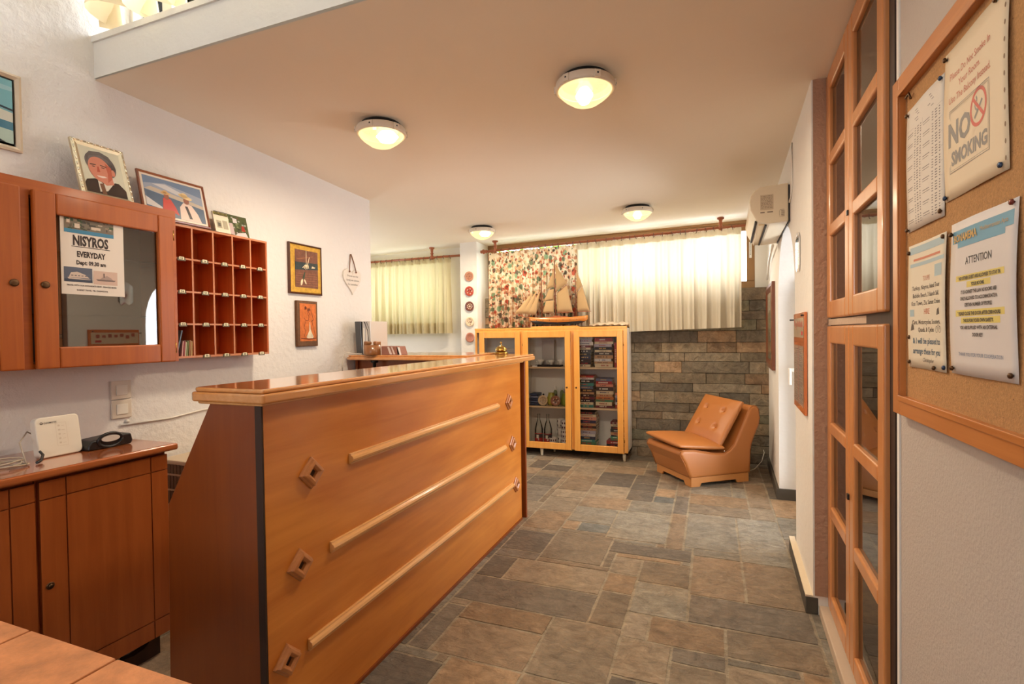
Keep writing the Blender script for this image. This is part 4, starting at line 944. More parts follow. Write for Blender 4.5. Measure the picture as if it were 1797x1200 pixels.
def rod(name, label, x0, z0, x1, z1, y, brackets, rings, finials):
    t = thing(name, label, 'curtain rod', (x0, y, z0))
    f = lambda x: (z1-z0)*(x-x0)/(x1-x0)
    mb = MB(); mb.tube([(0, 0, 0), (x1-x0, 0, z1-z0)], .0125, 12); mb.build('pole', W_rod, t)
    for bx in brackets:
        zc = ceil_z(bx, y); zz = f(bx); H = zc-z0
        mb = MB(); mb.lathe([(.019, zz-.004), (.022, zz+.008), (.014, zz+.022), (.012, zz+.03), (.020, zz+.045), (.013, zz+.056), (.018, H-.02), (.031, H-.012), (.031, H)], (bx-x0, 0, 0), 16)
        mb.lathe([(.0, -.02), (.02, -.014), (.023, 0), (.02, .014), (0, .02)], (bx-x0, 0, zz-.002), 14, 'x'); mb.build('bracket', W_rod, t)
    for (fx, d) in finials:
        mb = MB(); pr = [(0.0125, 0), (.021, .012), (.012, .022), (.026, .038), (.026, .05), (.012, .06), (.02, .072), (.0, .086)]
        mb.T = Matrix.Translation((fx-x0, 0, f(fx))) @ Matrix.Scale(d, 4, Vector((1, 0, 0))); mb.lathe(pr if d > 0 else pr[::-1], (0, 0, 0), 16, 'x') if d > 0 else mb.lathe([(r, z) for r, z in pr], (0, 0, 0), 16, 'x'); mb.build('finial', W_rod, t)
    rm = MB(); rm.tube([(.004*math.sin(a*2), .019*math.sin(a), -.004+.021*math.cos(a)) for a in [2*PI*k/16 for k in range(17)]], .0028, 6)
    first = None
    for rx in rings:
        if first is None: first = rm.build('ring', plain('ring_brown', srgb(96, 66, 50), .5), t); o = first
        else: o = first.copy(); COL.objects.link(o); o.parent = t
        o.location = (rx-x0, 0, f(rx)-.004); o.rotation_euler = (0, R_.uniform(-.3, .3), R_.uniform(-.25, .25))
    return t
YC = 5.12
rr = random.Random(4)
rings = [-2.14+i*.078+rr.uniform(-.02, .02) for i in range(31)]
rod('curtain_rod', 'long turned wooden curtain rod with rings across the wide window', -2.25, 2.143, .31, 2.2, YC, (-2.155, .10), rings, ((-2.25, -1),))
rod('curtain_rod', 'short wooden curtain rod with rings over the alcove window', -4.0, 2.12, -2.56, 2.123, YC, (-2.935,), [-3.8+i*.085+rr.uniform(-.015, .015) for i in range(14)], ())
curtain('curtain', 'floral green and brown patterned curtain hanging behind the model ship', 'curtain', M_curtf, None, tape=False, hem=False, x0=-2.235, x1=-1.24, z0a=1.31, z0b=1.312, z1a=2.118, z1b=2.138, n=13, amp=.022, seed=3, y=YC, side=.03)
curtain('curtain', 'wide sheer cream curtain glowing with daylight over the stone wall', 'curtain', M_curt, None, x0=-1.255, x1=.275, z0a=1.236, z0b=1.277, z1a=2.142, z1b=2.181, n=13, amp=.032, seed=11, y=YC-.004)
curtain('curtain', 'ivory curtain in the left alcove beside the pillar of plates', 'curtain', M_curt2, None, x0=-3.95, x1=-2.70, z0a=1.262, z0b=1.262, z1a=2.105, z1b=2.11, n=13, amp=.024, seed=21, y=YC)
# short curtain of the high window, only its lower edge in view
t = thing('curtain', 'bunched ecru cafe curtain hanging high above the beam at the upper left', 'curtain', (-2.1, 1.36, 2.545), 0)
mb = MB(); v = []; f = []; nx = 200; nz = 8
for j in range(nz+1):
    for i in range(nx+1):
        u = i/nx; w = j/nz; s = u*13
        x = -.30+3.0*u*.9+.05*math.sin(2*PI*s+1.2)*w; y = .035+(.075+.025*math.sin(u*21))*math.sin(2*PI*s)*(.4+.6*w); z = .5*(1-w)+.02*math.sin(s*2.1)*w+.014*math.sin(5*u)
        v.append((x, y, z))
for j in range(nz):
    for i in range(nx): a = j*(nx+1)+i; f.append((a, a+nx+1, a+nx+2, a+1))
mb.add(v, f, True); mb.build('drape', cloth('ecru_curtain', srgb(226, 208, 172), .3), t)
mb = MB(); mb.box(-2.19, -2.175, 1.50, 1.515, 2.525, 3.5); tag(mb.build('window_stay', plain('stay_grey', srgb(70, 68, 66), .5)), 'dark upright bar in the high window gap above the beam', 'window bar')

# ------------------------------------------------------------ glazed bookcase
BX, BY = -2.331, 4.95
def bookcase():
    t = thing('bookcase', 'honey-coloured three-door glazed bookcase on short pale legs against the stone wall', 'bookcase', (BX, BY, 0))
    w = 1.594; h0 = .078; h1 = 1.305; D = .275
    mb = MB(); mb.box(w-.018, w, .02, D, h0, h1-.004); mb.box(0, .018, .02, D, h0, h1-.004); mb.box(0, w, .02, D, h0, h0+.018); mb.box(0, w, D-.006, D, h0, h1-.02); mb.build('carcass', M_whitelac, t)
    for x in (.525, 1.068): mb = MB(); mb.box(x-.008, x+.008, .024, D-.006, h0+.018, h1-.02); mb.build('partition', M_whitelac, t)
    mb = MB(); mb.box(-.004, w+.0, -.002, D, h1-.02, h1); mb.build('top_board', W_case, t, bevel=.003)
    mb = MB()
    mb.box(0, w, 0, .02, h1-.045, h1-.02); mb.box(0, .018, 0, .02, h0, h1-.045); mb.box(w-.035, w, 0, .02, h0, h1-.045); mb.box(.513, .54, 0, .02, h0, h1-.045); mb.box(1.045, 1.078, 0, .02, h0, h1-.045); mb.box(0, w, 0, .02, h0, h0+.01)
    mb.build('face_frame', W_case, t)
    for (a, b) in ((.018, .517), (.533, 1.06), (1.076, w-.018)):
        for z in (.487, .887): mb = MB(); mb.box(a, b, .03, D-.006, z, z+.017); mb.build('shelf', plain('shelf_edge', srgb(222, 190, 150), .5), t)
    for (a, b, lk, hg) in ((.055, .513, .43, 0), (.543, 1.042, .462, 0), (1.078, 1.556, .022, 1)):
        f, g = panel_door(b-a, h1-.035-h0-.006, .02, .056); d = f.build('door', W_case, t, bevel=.004); d.location = (a, -.001, h0+.004)
        g.build('glass', M_glass, d)
        mb = MB(); mb.lathe([(0, .0), (.009, .0), (.009, .004), (0, .006)][::-1], (lk, -.02, .625), 14, 'y'); mb.build('lock', M_bronze, d)
        for zz in (.12, 1.05):
            mb = MB(); mb.lathe([(.004, -.014), (.004, .014)], (-.005 if not hg else (b-a)+.006, -.006, zz), 8); mb.build('hinge', M_brass, d)
    for (lx, ly) in ((.1, .05), (.72, .03), (.8, .22), (1.555, .03), (1.52, .22)):
        mb = MB(); mb.lathe([(.012, 0), (.013, .01), (.019, h0)], (lx, ly, 0), 14); mb.build('leg', plain('leg_cream', srgb(212, 198, 170), .4), t)
bookcase()
palette = {'white': (214, 206, 200), 'lilac': (176, 164, 176), 'cream': (214, 192, 156), 'dark brown': (58, 40, 34), 'black': (34, 30, 34), 'dark blue': (46, 48, 76), 'red': (168, 44, 40), 'salmon': (212, 138, 112), 'teal': (60, 130, 120), 'maroon': (110, 34, 44), 'blue-grey': (96, 104, 130), 'tan': (186, 140, 98), 'orange': (196, 112, 56), 'green': (80, 124, 88), 'bright green': (70, 150, 110), 'grey': (120, 112, 108)}
ordn = ['bottom', 'second', 'third', 'fourth', 'fifth', 'sixth', 'seventh', 'eighth', 'ninth', 'tenth', 'eleventh', 'twelfth', 'thirteenth']
def book(cname, label, loc, w, d, th, group, rz=0, upright=False):
    c = palette[cname]; t = thing('book', label, 'book', loc, rz, group)
    mb = MB(srgb(*c)); k = .0018
    if not upright:
        mb.box(0, w, 0, d, 0, k); mb.box(0, w, 0, d, th-k, th); mb.box(0, w, 0, k, k, th-k)
        lum = sum(c)/3; ink = (230, 222, 205) if lum < 120 else (70, 50, 50); mb.col = srgb(*R_.choice([ink, ink, (200, 160, 90), (190, 60, 50)] if lum < 140 else [ink, (60, 60, 90), (150, 50, 40)]))
        a = w*R_.uniform(.15, .3); b = w*R_.uniform(.6, .85); z0_ = th*.32; z1_ = th*.68; n = 9
        for i in range(n):
            if R_.random() < .8: mb.rect(a+(b-a)*i/n, a+(b-a)*(i+.72)/n, z0_, z1_, -.0004)
        mb.build('cover', M_book, t)
        mb = MB(srgb(222, 208, 182)); mb.box(k, w-k, k, d-k, k, th-k); mb.build('pages', M_ink, t)
    else:
        mb.box(0, k, 0, d, 0, w); mb.box(th-k, th, 0, d, 0, w); mb.box(k, th-k, 0, k, 0, w); mb.col = srgb(220, 200, 160)
        for i in range(8): mb.rect(th*.25, th*.75, w*(.2+.07*i), w*(.24+.07*i), -.0004)
        mb.build('cover', M_book, t); mb = MB(srgb(222, 208, 182)); mb.box(k, th-k, k, d-k, k, w-k); mb.build('pages', M_ink, t)
def stack(x, z, names, wbase, htot, where, group):
    th = [R_.uniform(.7, 1.3) for _ in names]; s_ = sum(th); zz = z+.0005
    for i, (c, q) in enumerate(zip(names, th)):
        t_ = q/s_*htot; w = wbase*R_.uniform(.9, 1.0); lab = '%s book lying %s in the %s' % (c, ('at the bottom' if i == 0 else 'on top' if i == len(names)-1 else ordn[i]+' from the bottom'), where)
        book(c, lab, (x+R_.uniform(0, .008), 5.0+R_.uniform(-.004, .012), zz), w, R_.uniform(.125, .16), t_-.0006, group); zz += t_
g1 = 'books behind the right bookcase door'
stack(-1.236, .905, ['cream', 'black', 'dark brown', 'dark blue', 'black', 'dark brown', 'cream', 'maroon'], .14, .215, 'top-shelf left stack', g1)
stack(-1.236, 1.121, ['white', 'lilac', 'white'], .165, .085, 'white pile crowning the top-shelf left stack', g1)
stack(-1.066, .905, ['cream', 'tan', 'white', 'tan', 'dark brown', 'cream', 'black', 'lilac', 'cream', 'red'], .185, .29, 'top-shelf middle stack', g1)
book('red', 'upright red book beside the top-shelf middle stack', (-.868, 5.01, .9055), .24, .14, .022, g1, 0, True)
book('dark brown', 'upright dark brown book at the right end of the top shelf', (-.842, 5.01, .9055), .2, .14, .022, g1, 0, True)
stack(-1.236, .505, ['teal', 'cream', 'black', 'maroon', 'dark brown', 'tan', 'dark brown', 'blue-grey', 'teal', 'black', 'white', 'red'], .17, .315, 'middle-shelf left stack', g1)
stack(-1.056, .505, ['maroon', 'cream', 'green', 'orange', 'tan', 'cream', 'dark brown', 'salmon', 'red', 'blue-grey'], .175, .29, 'middle-shelf centre stack', g1)
stack(-.868, .505, ['red', 'white', 'dark blue', 'blue-grey', 'lilac', 'salmon'], .088, .15, 'short middle-shelf right stack', g1)
stack(-1.236, .097, ['black', 'green', 'teal', 'dark blue', 'white', 'lilac', 'tan', 'dark brown', 'tan', 'dark blue', 'salmon', 'cream', 'black'], .185, .365, 'tall bottom-shelf left stack', g1)
stack(-.955, .097, ['teal', 'black', 'red'], .17, .09, 'wide base of the bottom-shelf right stack', g1)
stack(-.915, .188, ['green', 'bright green', 'dark blue', 'tan', 'black', 'dark brown', 'cream', 'maroon'], .14, .185, 'upper bottom-shelf right stack', g1)

# contents behind the middle door
def lathe_thing(name, label, cat, loc, parts, group=None):
    t = thing(name, label, cat, loc, 0, group)
    for (n_, prof, mat) in parts: mb = MB(); mb.lathe(prof, (0, 0, 0), 20); mb.build(n_, mat, t)
    return t
M_china = plain('china', srgb(226, 220, 210), .2, coat=.4)
t = thing('tray', 'dark flat tray under the teacups on the upper shelf', 'tray', (-1.68, 4.99, .9045)); mb = MB(); mb.box(0, .27, 0, .12, 0, .018); mb.build('tray_board', M_black, t, bevel=.003)
t = thing('small_box', 'small white box lying at the left front of the teacup shelf', 'box', (-1.70, 4.972, .9045)); mb = MB(); mb.box(0, .05, 0, .016, 0, .014); mb.build('carton', M_whitelac, t, bevel=.001)
for i, (x, lab) in enumerate(((-1.635, 'white teacup at the left on the dark tray'), (-1.52, 'white teacup in the middle of the dark tray'), (-1.425, 'white teacup at the right end of the dark tray'))):
    t = thing('teacup', lab, 'cup', (x, 5.05, .923), .6*i, 'teacups on the dark tray')
    mb = MB(); mb.lathe([(.016, 0), (.018, .004), (.03, .03), (.034, .05), (.032, .05), (.028, .03), (0, .008)], (0, 0, 0), 20); mb.build('bowl', M_china, t)
    mb = MB(); mb.tube([(-.031, 0, .042), (-.05, 0, .04), (-.05, 0, .02), (-.03, 0, .016)], .0035, 6); mb.build('handle', M_china, t)
M_plate = attr('glazed_pattern', .3, coat=.4)
def deco_plate(loc, r, label, name='decorated_plate', style=0, stand=False, group=None, cat='plate', tilt=0.0, base=(190, 130, 100), ink=(90, 48, 34)):
    t = thing(name, label, cat, loc, 0, group, tilt)
    mb = MB(srgb(*base)); mb.lathe([(0, -.006), (r*.55, -.006), (r*.72, .0), (r, .010), (r, .013), (r*.7, .004), (0, .001)][::-1], (0, 0, r), 28, 'y'); 
    mb.build('dish', M_plate, t)
    mb = MB(srgb(*ink)); y = -.0045; rr = random.Random(int(r*9999)+style)
    if style == 0:
        for ring, n in ((.3, 6), (.5, 10), (.64, 14)):
            for i in range(n): a = 2*PI*i/n; mb.ell(r*ring*math.cos(a), r+r*ring*math.sin(a), r*.085, r*.06, y, 8, a)
        mb.ell(0, r, r*.12, r*.12, y)
    elif style == 1:
        for i in range(3): a = 2*PI*i/3+.5; mb.ell(r*.35*math.cos(a), r+r*.35*math.sin(a), r*.26, r*.13, y, 12, a+1)
        mb.col = srgb(226, 200, 170)
        for i in range(5): a = 2*PI*i/5; mb.ell(r*.5*math.cos(a), r+r*.5*math.sin(a), r*.17, r*.09, y-.0003, 10, a*1.7)
    elif style == 2:
        mb.col = srgb(226, 200, 170)
        for i in range(9): a = 2*PI*i/9; mb.ell(r*.5*math.cos(a), r+r*.5*math.sin(a), r*.15, r*.1, y-.0003, 8, a)
        mb.ell(0, r, r*.22, r*.2, y-.0003)
    elif style == 3:
        for i in range(16): a = rr.random()*6.28; q = rr.random()**.5*.66; mb.ell(q*r*math.cos(a), r+q*r*math.sin(a), r*.14, r*.05, y-.00002*i, 8, rr.random()*3)
    elif style == 4:
        for rg in (.6, .35):
            pts = [(r*rg*math.cos(a), r+r*rg*math.sin(a)) for a in [2*PI*k/24 for k in range(25)]]; line(mb, pts, r*.02, y)
        mb.ell(0, r, r*.1, r*.06, y)
    mb.build('painted_pattern', M_plate, t)
    if stand:
        mb = MB(); mb.tube([(-.03, -.012, -.0), (-.03, .01, .004), (0, .018, r), (.03, .01, .004), (.03, -.012, 0)], .004, 6); mb.lathe([(.005, 2*r-.004), (.011, 2*r+.008), (.004, 2*r+.016), (0, 2*r+.02)], (0, .006, 0), 10); mb.build('stand', M_black, t)
    return t
gp = 'ceramic plates in a column on the pillar'
for k, (z, st, bc, ink, lab) in enumerate(((1.875, 0, (196, 140, 110), (120, 60, 40), 'topmost small round plate on the white pillar, finely dotted brown'), (1.714, 1, (176, 70, 50), (120, 30, 24), 'second plate from the top on the pillar, bright red with cream leaves'),
     (1.55, 2, (110, 56, 40), (80, 40, 30), 'middle plate on the pillar, dark brown with cream flowers'), (1.383, 3, (226, 200, 164), (110, 60, 40), 'second plate from the bottom on the pillar, cream with brown strokes'), (1.212, 4, (196, 128, 104), (150, 84, 64), 'lowest plate on the pillar, plain pinkish terracotta with rings'))):
    deco_plate((-2.432, 5.05-.007, z-.053), .053, lab, 'wall_plate', st, False, gp, 'plate', 0, bc, ink)
deco_plate((-1.60, 5.0, .508), .052, 'round ornament plate with dotted rings, left of two on the middle shelf', 'display_plate', 0, True, 'ornament plates on the middle shelf', tilt=-.15, base=(214, 180, 140), ink=(70, 40, 28))
deco_plate((-1.465, 5.0, .508), .052, 'round ornament plate with cream scrolls, right of two on the middle shelf', 'display_plate', 1, True, 'ornament plates on the middle shelf', tilt=-.15, base=(150, 90, 60), ink=(70, 40, 28))
t = thing('folded_cloth', 'pile of folded blue cloths at the left of the middle shelf', 'cloth', (-1.745, 5.0, .505))
for k in range(5): mb = MB(srgb(*((60, 72, 104), (84, 92, 120), (50, 60, 92), (110, 116, 140), (56, 66, 98))[k])); mb.box(.004*(k % 2), .1-.003*k, 0, .15, k*.025, k*.025+.022); mb.build('fold', M_book, t, bevel=.008, seg=3)
for (x, y, c, lab) in ((-1.53, 5.07, (170, 160, 60), 'yellow-green jug behind the two ornament plates'), (-1.375, 5.05, (120, 130, 40), 'olive green jug at the right end of the middle shelf')):
    lathe_thing('ceramic_jug', lab, 'jug', (x, y, .5045), [('body', [(.03, 0), (.045, .02), (.05, .06), (.036, .1), (.03, .125), (.034, .13)], plain('olive_glaze', srgb(*c), .3, coat=.4))], 'green jugs on the middle shelf')
for (x, lab) in ((-1.51, 'left small white-capped bottle behind the ornament plates'), (-1.44, 'right small white-capped bottle behind the ornament plates')):
    lathe_thing('small_bottle', lab, 'bottle', (x, 5.15, .5045), [('body', [(.018, 0), (.02, .01), (.02, .13), (.01, .15)], plain('bottle_green', srgb(120, 130, 90), .3)), ('cap', [(.011, .15), (.012, .152), (.012, .185), (0, .186)], M_china)], 'small bottles on the middle shelf')
M_bottle = glass('bottle_glass', (.95, .97, .95), .05)
for (x, lab) in ((-1.66, 'left clear glass bottle with red label on the bottom shelf'), (-1.562, 'right clear glass bottle with red label on the bottom shelf')):
    t = lathe_thing('glass_bottle', lab, 'bottle', (x, 5.04, .097), [('glass_body', [(.038, 0), (.043, .006), (.043, .16), (.034, .2), (.015, .26), (.013, .3), (.016, .304), (.016, .315), (0, .316)], M_bottle)], 'red-labelled bottles')
    mb = MB(); mb.col = srgb(176, 32, 30)
    for (za, zb, c) in ((.03, .075, (186, 34, 30)), (.075, .115, (70, 44, 44)), (.115, .122, (186, 34, 30))):
        mb.col = srgb(*c); n = 14
        for i in range(n):
            a = -PI*.95+PI*.9*i/n; b = -PI*.95+PI*.9*(i+1)/n; r = .0436; mb.quad((r*math.cos(a), r*math.sin(a), za), (r*math.cos(b), r*math.sin(b), za), (r*math.cos(b), r*math.sin(b), zb), (r*math.cos(a), r*math.sin(a), zb))
    mb.col = srgb(224, 214, 200); mb.rect(-.012, .012, .07, .105, -.0445); mb.poly([(.004, .05), (.016, .05), (.012, .075), (.006, .075)], -.0445)
    mb.build('label', M_ink, t)
M_mug = attr('mug_glaze', .25, coat=.4)
for (x, z, y, lab) in ((-1.497, .097, 5.005, 'small white lettered mug at the front left of the mug pile'), (-1.435, .097, 5.1, 'white lettered mug behind the small front one'), (-1.372, .097, 5.01, 'bottom white lettered mug of the right-hand tower'), (-1.372, .186, 5.01, 'middle plain-fronted white mug of the right-hand tower'), (-1.372, .275, 5.01, 'top white lettered mug of the right-hand tower'), (-1.44, .186, 5.1, 'second white lettered mug in the rear mug tower'), (-1.44, .2755, 5.1, 'topmost white mug in the rear mug tower')):
    t = thing('mug', lab, 'mug', (x, y, z), R_.uniform(2.6, 3.6), 'white lettered mugs')
    mb = MB(srgb(226, 216, 210)); r = .038; mb.lathe([(r-.003, 0), (r, .003), (r, .088), (r-.003, .088), (r-.004, .006), (0, .005)], (0, 0, 0), 22)
    mb.build('mug_body', M_mug, t)
    mb = MB(srgb(84, 44, 66))
    for i in range(11):
        a = 2*PI*i/11; 
        if R_.random() < .75:
            for (za, zb) in ((.012, .032), (.055, .075)):
                b = a+.34; q = r+.0008; mb.quad((q*math.cos(a), q*math.sin(a), za), (q*math.cos(b), q*math.sin(b), za), (q*math.cos(b), q*math.sin(b), zb), (q*math.cos(a), q*math.sin(a), zb))
    mb.build('lettering', M_ink, t)
    mb = MB(srgb(226, 216, 210)); mb.tube([(r-.001, 0, .07), (r+.018, 0, .072), (r+.026, 0, .045), (r+.018, 0, .02), (r-.001, 0, .018)], .0045, 7); mb.build('handle', M_mug, t)
# left door: pale papers
t = thing('paper_pile', 'grey-lilac pile of papers behind the left bookcase door', 'papers', (-2.12, 5.02, .9045))
mb = MB(srgb(150, 140, 150))
for k in range(9): mb.col = srgb(*R_.choice([(160, 150, 158), (186, 176, 170), (130, 126, 140)])); o_ = R_.uniform(0, .02); mb.box(o_, .24+o_, R_.uniform(0, .01), .15, k*.021, k*.021+.0195)
mb.build('sheets', M_ink, t)
t = thing('folder', 'pale folder standing behind the teacup tray in the bookcase', 'folder', (-1.64, 5.12, .9045)); mb = MB(srgb(176, 166, 160)); mb.box(0, .13, 0, .03, 0, .27); mb.build('folder_cover', M_ink, t, bevel=.003)
mb = MB(srgb(206, 196, 186)); mb.box(.003, .127, .004, .026, .271, .274); mb.build('folder_pages', M_ink, t)

# ------------------------------------------------------------ model sailing ship
def ship():
    t = thing('model_ship', 'wooden three-masted model sailing ship with cream sails on top of the bookcase', 'model ship', (-1.43, 5.025, 1.3055))
    # hull along x: bow at left
    st = [(-.315, .002, .112, .078), (-.27, .016, .107, .05), (-.2, .034, .101, .045), (-.1, .046, .098, .043), (0, .05, .097, .042), (.1, .05, .099, .043), (.2, .044, .103, .047), (.27, .034, .108, .056), (.3, .024, .114, .072)]
    n = 7; v = []; f = []; vk = []
    for (x, b, zt, zb) in st:
        for k in range(n):
            a = k/(n-1)*PI; y = -b*math.cos(a); z = zt-(zt-zb)*math.sin(a)**.6
            v.append((x, y, z+0))
    m = len(st)
    for i in range(m-1):
        for k in range(n-1): a = i*n+k; f.append((a, a+1, a+n+1, a+n))
        f.append((i*n+n-1, i*n, (i+1)*n, (i+1)*n+n-1))
    f.append(tuple(range(n))[::-1]); f.append(tuple(range((m-1)*n, m*n)))
    mb = MB(); mb.add(v, f, True); mb.build('hull', plain('ship_wood', srgb(196, 124, 54), .35, coat=.3), t)
    mb = MB(); mb.prism([(-.3, .066), (-.24, .03), (.2, .03), (.27, .052), (.27, .06), (-.26, .06)], -.012, .012, 'y'); mb.prism([(-.29, .07), (.25, .058), (.2, .045), (-.25, .045)], -.03, .03, 'y'); mb.build('keel', M_black, t, bevel=.004)
    mb = MB(); mb.box(-.16, .1, -.028, .028, .092, .107); mb.box(-.05, .02, -.018, .018, .107, .117); mb.build('deck_house', plain('deck_wood', srgb(170, 90, 44), .4), t, bevel=.002)
    mb = MB()
    for i in range(7): mb.T = Matrix.Translation((-.22+i*.07, -.049 if 0 < i < 6 else -.044, .072)); mb.ell(0, 0, .004, .004, -.0005, 8)
    mb.build('portholes', M_black, t)
    mb = MB(); mb.tube([(-.29, 0, .092), (-.49, 0, .148)], .003, 6, rs=[.005, .002]); mb.build('bowsprit', W_rod, t)
    def mast(x, h, dx):
        mb = MB(); mb.tube([(x, 0, .085), (x+dx*.6, 0, h*.55), (x+dx, 0, h)], .004, 7, rs=[.0065, .0055, .0038]); mb.box(x+dx*.45-.012, x+dx*.45+.012, -.008, .008, h*.47, h*.47+.005); mb.box(x+dx*.5-.01, x+dx*.5+.01, -.008, .008, h*.52, h*.52+.005); mb.build('mast', plain('mast_wood', srgb(120, 70, 42), .5), t)
    mast(-.175, .66, -.004); mast(-.03, .68, -.006); mast(.185, .65, -.008)
    def sail(pts, bulge, nm='sail'):
        mb = MB(); n_ = 6; A, B, C_ = [Vector((p[0], p[1] if len(p) > 2 else 0, p[-1])) for p in pts[:3]]; D_ = Vector((pts[3][0], 0, pts[3][-1])) if len(pts) > 3 else C_
        vs = []; fs = []
        for i in range(n_+1):
            for j in range(n_+1):
                u, w = i/n_, j/n_; P = (A*(1-u)+B*u)*(1-w)+(D_*(1-u)+C_*u)*w; P.y -= bulge*math.sin(PI*u)*math.sin(PI*min(w*1.2, 1)) ; vs.append(tuple(P))
        for i in range(n_):
            for j in range(n_): a = i*(n_+1)+j; fs.append((a, a+n_+1, a+n_+2, a+1))
        mb.add(vs, fs, True); o = mb.build(nm, M_sail, t); sd = o.modifiers.new('th', 'SOLIDIFY'); sd.thickness = .0012
    sail([(-.48, .15), (-.36, .148), (-.27, .37)], .01); sail([(-.40, .15), (-.30, .14), (-.225, .39)], .012); sail([(-.34, .145), (-.24, .13), (-.19, .38)], .012)
    sail([(-.17, .15), (-.05, .15), (-.045, .27), (-.13, .27)], .01); sail([(-.15, .27), (-.05, .28), (-.045, .39), (-.1, .38)], .01); sail([(-.125, .39), (-.045, .41), (-.04, .6)], .008)
    sail([(-.015, .155), (.15, .15), (.09, .42), (-.015, .34)], .016); sail([(-.02, .36), (.095, .44), (-.028, .64)], .01)
    sail([(.195, .155), (.32, .155), (.25, .4), (.195, .34)], .012); sail([(.195, .36), (.25, .41), (.19, .56)], .006)
    mb = MB(); mb.tube([(-.02, 0, .15), (.16, 0, .148)], .003, 6); mb.tube([(-.015, 0, .345), (.1, 0, .435)], .0025, 6); mb.tube([(.19, 0, .152), (.335, 0, .152)], .003, 6); mb.tube([(.19, 0, .345), (.255, 0, .41)], .0025, 6); mb.build('booms', W_rod, t)
    mb = MB(); 
    for a, b in (((-.49, 0, .148), (-.179, 0, .62)), ((-.179, 0, .65), (-.036, 0, .66)), ((-.036, 0, .66), (.177, 0, .63)), ((.177, 0, .63), (.33, 0, .155)), ((-.2, -.03, .09), (-.178, 0, .42)), ((-.15, -.03, .09), (-.178, 0, .42)), ((-.05, -.035, .09), (-.034, 0, .44)), ((0, -.035, .09), (-.034, 0, .44)), ((.16, -.03, .09), (.18, 0, .4)), ((.21, -.03, .09), (.18, 0, .4))): mb.tube([a, b], .0008, 4)
    mb.build('rigging', M_bronze, t)
    mb = MB(); mb.prism([(-.29, 0), (.22, 0), (.2, .012), (-.27, .012)], -.04, .04, 'y'); 
    mb.build('stand_base', W_case, t, bevel=.002)
    for x in (-.19, .12): mb = MB(); mb.lathe([(.009, .012), (.005, .02), (.008, .03), (.006, .045)], (x, 0, 0), 10); mb.build('stand_post', M_black, t)
M_sail = cloth('sail_cloth', srgb(206, 172, 126), .25)
ship()
tn = MB(); v = []
t = thing('fabric_scrap', 'cream curtain end bunched on the bookcase top right of the ship', 'cloth', (-1.12, 5.12, 1.306)); mb = MB(); f = []
for j in range(5):
    for i in range(25): u = i/24; w = j/4; v.append((.38*u, -.10*w+.012*math.sin(u*20), .03*(1-w)+.012*math.sin(u*17+j)**2+.01*math.sin(u*3)+.002))
for j in range(4):
    for i in range(24): a = j*25+i; f.append((a, a+25, a+26, a+1))
mb.add(v, f, True); mb.build('cloth_fold', M_curt, t)

# ------------------------------------------------------------ objects on the counters
t = thing('reception_bell', 'brass reception bell on the far end of the counter', 'bell', (-1.405, 3.42, 1.104))
mb = MB(); mb.lathe([(.05, 0), (.052, .004), (.046, .012), (.03, .018), (.03, .02)], (0, 0, 0), 28); mb.build('base_plate', M_brass, t)
mb = MB(); mb.lathe([(.042, .022), (.043, .026), (.040, .036), (.03, .05), (.015, .058), (.0, .06)], (0, 0, 0), 28); mb.build('dome', M_brass, t)
mb = MB(); mb.lathe([(.006, .058), (.004, .064), (.004, .076), (.008, .079), (.006, .086), (0, .088)], (0, 0, 0), 14); mb.build('plunger', M_brass, t)
def binder(x, w, c, lab, lean_=.0):
    t = thing('ring_binder', lab, 'binder', (x, 2.99, 1.114), 0, 'binders on the back counter')
    mb = MB(srgb(*c)); sh = lean_; v = [(0, 0, 0), (w, 0, 0), (w, .2, 0), (0, .2, 0), (sh, 0, .235), (sh+w, 0, .235), (sh+w, .2, .235), (sh, .2, .235)]
    mb.add(v, [(0, 3, 2, 1), (4, 5, 6, 7), (0, 1, 5, 4), (1, 2, 6, 5), (2, 3, 7, 6), (3, 0, 4, 7)]); mb.build('cover', M_gloss, t, bevel=.002)
    mb = MB(srgb(226, 220, 210)); mb.add([(.003, -.0006, .08), (w-.003, -.0006, .08), (w-.003+sh*.6, -.0006, .19), (.003+sh*.4, -.0006, .19)], [(0, 1, 2, 3)]) if sum(c) > 300 else mb.add([(.006, -.0006, .01), (w-.006, -.0006, .01), (w-.006, -.0006, .012), (.006, -.0006, .012)], [(0, 1, 2, 3)]); mb.build('spine_label', M_ink, t)
binder(-2.335, .05, (62, 62, 64), 'dark grey binder, leftmost on the back counter', -.012)
binder(-2.281, .022, (206, 200, 196), 'white slim binder next to the dark grey one')
binder(-2.256, .02, (196, 190, 188), 'second white slim binder, behind the pencil cup')
binder(-2.233, .02, (216, 208, 200), 'rightmost white binder, partly hidden by the pencil cup')
t = thing('pencil_cup', 'mottled wooden pencil cup with two openings on the back counter', 'pencil holder', (-2.19, 2.975, 1.1135))
mw = wood('burl', srgb(176, 116, 62), srgb(96, 52, 26), 'z', .35, .4, .5, .8)
mb = MB(); mb.lathe([(.056, 0), (.058, .004), (.058, .07), (.05, .07), (.048, .01), (0, .008)], (0, 0, 0), 26)
mb.build('cup', mw, t)
for (a, b) in ((-.058, -.018), (.02, .058)):
    mb = MB(); mb.box(a+.006, b-.004, -.03, .03, .068, .096); mb.build('rim_block', mw, t, bevel=.008, seg=3)
t = thing('pen', 'thin dark pen leaning left out of the pencil cup', 'pen', (-2.23, 2.98, 1.19)); mb = MB(); mb.tube([(0.01, 0, 0), (.0, 0, .09), (-.022, 0, .145)], .002, 6); mb.tube([(-.022, 0, .145), (-.03, 0, .156)], .0032, 6); mb.build('pen_body', M_black, t)
